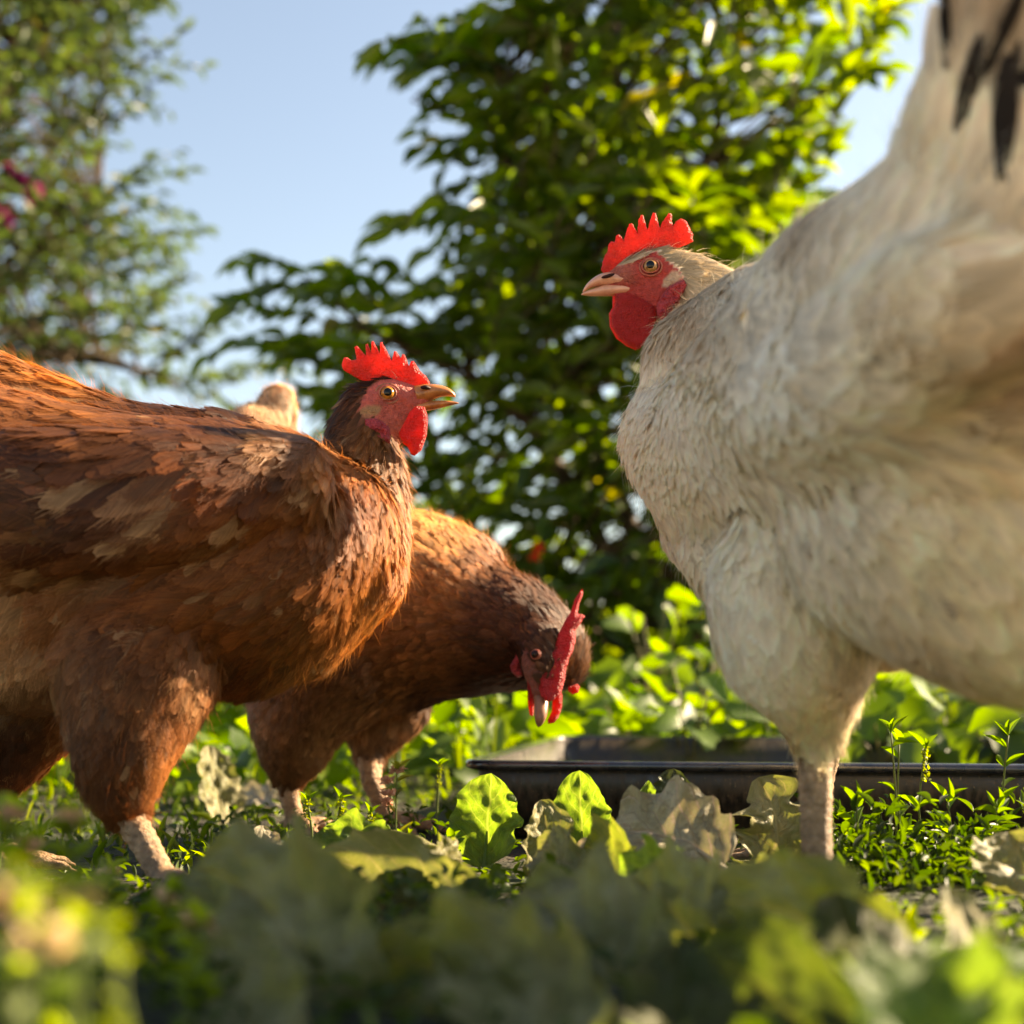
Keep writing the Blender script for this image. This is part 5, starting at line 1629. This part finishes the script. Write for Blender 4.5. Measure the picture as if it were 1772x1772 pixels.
# ---------------- pecking hen
def hen_pecking():
    e = empty('brown_hen', G(505, 1452), 'chestnut brown hen in the middle bending its head down over the tray', 'hen', 'hens in the garden')
    foot = G(512, 1450); foot2 = G(665, 1446)
    foot2 = G(668, 1440)
    ch = [([(800, 1075, 1.0, 122), (700, 1055, 1.02, 172), (570, 1070, 1.06, 182), (460, 970, 1.10, 170), (420, 860, 1.13, 130), (440, 780, 1.15, 75)], .95, 'f'),
          ([(740, 990, 1.04, 100), (800, 1000, 1.02, 82)], .9, 'f'),
          ([(452, 790, 1.15, 60), (474, 730, 1.16, 38), (480, 700, 1.16, 30)], .7, 'f'),
          ([(800, 1085, 1.0, 122), (880, 1095, .985, 100), (932, 1108, .972, 74), (962, 1122, .965, 55), (972, 1150, .962, 44)], .95, 'f'),
          ([(600, 1120, 1.0, 130), (520, 1220, .995, 88), (508, 1298, .99, 55)], .9, 'f'),
          ([(660, 1190, 1.06, 85), (648, 1270, 1.05, 45), (700, 1225, 1.05, 45)], .9, 'f'),
          ([(938, 1120, .945, 46), (938, 1160, .930, 33), (938, 1195, .924, 20)], 1, 'skin'),
          ([(498, 1345, .985, 22), (503, 1390, .983, 17), (foot + np.array([0, 0, .012]), .0068)], 1, 'leg'),
          ([(640, 1300, 1.045, 26), (642, 1350, 1.03, 19), (foot2 + np.array([0, 0, .012]), .0068)], 1, 'leg')]
    for f_ in (foot, foot2):
        for t in toes(f_, (.8, -.5)): ch.append((t, 1, 'leg'))
    conv = (840, 980, 220 / 1299)
    face = zc([(400, 700), (470, 740), (500, 850), (560, 1000), (640, 1250), (780, 1280), (800, 1350), (640, 1420), (500, 1400), (430, 1200), (370, 1100), (360, 900)], *conv)
    def colf(co, nn, tg):
        q = proj(co)
        base = np.tile(np.array([.075, .028, .012]), (len(co), 1))
        sd_ = sdpoly(q[:, 0], q[:, 1], face)
        k = sstep(-1.5, 2.5, sd_)[:, None] * (q[:, 2:3] < .955)
        nz = vnoise(co, 240, 6, 3)[:, None] * .5 + .5
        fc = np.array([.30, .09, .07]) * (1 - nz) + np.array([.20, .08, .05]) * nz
        c = base * (1 - k) + fc * k
        lg = (tg == 2)[:, None]
        return np.hstack([np.where(lg, leg_color(co, (.38, .23, .13)), c), .05 + .85 * np.maximum(k, lg)])
    ob, co, nn, quads, tagv = make_body('body', ch, .0023, 5, colf, e, TAGS)
    DK = (.17, .055, .015); MD = (.44, .17, .045); OR = (.66, .32, .10)
    g = [(950, 1070, -.6, .8, .2, 10, 4, .10, .04, .018, .15, 2), (1005, 1120, -.3, .9, .3, 10, 4, .12, .05, .02, .15, 2), (960, 1045, -.8, .5, .2, 12, 5, .13, .05, .02, .12, 2), (900, 1020, -.9, .4, .2, 13, 5.5, .16, .06, .024, .10, 0),
         (860, 1080, -.95, .3, .1, 14, 6, .17, .06, .024, .12, 0), (880, 1150, -1, .1, .1, 14, 6, .06, .02, .009, .12, 0), (850, 1205, -1, 0, .1, 14, 6, .06, .022, .010, .12, 2),
         (800, 930, -.85, .55, .1, 17, 8, *OR, .12, 0), (740, 900, -.85, .5, .1, 18, 8, *OR, .12, 0), (850, 980, -.85, .5, .1, 16, 7, .30, .12, .045, .12, 0),
         (780, 1020, -.95, .3, .1, 16, 8, *MD, .12, 0), (760, 1120, -1, .0, .1, 17, 9, .26, .10, .034, .12, 0), (680, 1060, -1, .1, .1, 18, 9, .34, .13, .045, .12, 0), (680, 1180, -1, -.2, .1, 18, 9, .22, .09, .032, .12, 0), (750, 1220, -1, -.1, .1, 15, 7, .08, .032, .014, .14, 0),
         (580, 1150, -.8, -.5, .1, 20, 10, .17, .075, .032, .15, 1), (510, 1230, -.2, -1, 0, 18, 9, .22, .10, .045, .15, 1), (505, 1310, 0, -1, 0, 14, 7, .17, .07, .025, .1, 1), (430, 1220, -.5, -.9, 0, 18, 8, .40, .22, .12, .3, 1), (560, 1280, 0, -1, 0, 14, 6, .30, .15, .06, .3, 1),
         (700, 1250, -.1, -1, 0, 14, 6, .40, .2, .09, .3, 1), (640, 1290, 0, -1, 0, 12, 5, .30, .15, .07, .2, 1), (450, 900, -.5, .8, .2, 22, 10, *MD, .15, 0), (480, 700, 0, 1, 0, 20, 9, .55, .36, .22, .08, 1), (440, 1050, -.8, .3, .2, 22, 10, *MD, .15, 1)]
    def patch(p, q, col, rg):
        v = vnoise(p, 70, 31, 3)[:, None]
        return col * (1 + .35 * v)
    plumage('pecking', co, nn, quads, tagv, g, [face], M_feather, e, 25, .85, (0, 1), .26, lambda p: proj(p)[:, 2] < .955, patch, fuzz=9000, fuzzlen=.009)
    comb = zc([(978, 232), (997, 240), (990, 300), (955, 400), (942, 485), (1000, 492), (1014, 515), (965, 590), (925, 650), (918, 760), (900, 860), (850, 950), (825, 1060), (808, 1180), (775, 1290), (690, 1370), (630, 1385), (570, 1330), (528, 1180), (560, 1060), (640, 930), (705, 820), (740, 700), (800, 580), (870, 460), (915, 340)], *conv)
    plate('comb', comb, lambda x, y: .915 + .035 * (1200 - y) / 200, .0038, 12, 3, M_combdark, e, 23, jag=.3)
    for poly, dd, nm, m in ((zc([(425, 1130), (470, 1140), (500, 1330), (495, 1500), (485, 1535), (455, 1520), (432, 1400)], *conv), .925, 'wattle', M_wattle),
                        (zc([(690, 1250), (770, 1240), (787, 1330), (782, 1440), (745, 1550), (700, 1600), (640, 1610), (635, 1570), (680, 1480)], *conv), .925, 'wattle', M_wattle),
                        (zc([(370, 730), (405, 720), (400, 820), (370, 930), (360, 1030), (390, 1120), (330, 1140), (265, 1080), (248, 1020), (300, 930), (310, 840)], *conv), .942, 'ear_lobe', M_lobe),
                        (zc([(870, 1225), (940, 1200), (965, 1230), (950, 1290), (890, 1310), (845, 1270), (850, 1200)], *conv), .950, 'ear_lobe', M_wattle)):
        plate(nm, poly, lambda x, y, dd=dd: dd, .0030, 8, 2.6, m, e, 24, rough=.3)
    b = empty_child('beak', e, P(936, 1220, .92))
    pts = [(560, 1230, .930), (568, 1330, .922), (570, 1430, .915), (562, 1530, .910), (548, 1610, .909), (540, 1640, .910)]
    p3 = spline([P(840 + x * conv[2], 980 + y * conv[2], d) for x, y, d in pts], 16)
    wv = spline([[q_] for q_ in (.0050, .0049, .0046, .0040, .0022, .0004)], 16)[:, 0]
    v, f = loft(p3, wv, wv * .8, FW, 12); mk('upper_beak', v, f, M_darkbeak, b)
    v, f = loft(p3[:15] + FW * .0022 + UP * .0015, wv[:15] * .95, wv[:15] * .7, FW, 12); mk('lower_beak', v, f, M_darkbeak, b)
    eye(e, P(840 + 512 * conv[2], 980 + 900 * conv[2], .9185), (-.55, -.8, .1), .0029, M_nostril, M_lidwhite, ring=1.15)
    eye(e, P(960, 1132, .945), (.95, .1, .1), .0040, M_iris, M_lid, ring=1.3)
    return e

hen_brown()
hen_white()
hen_pecking()
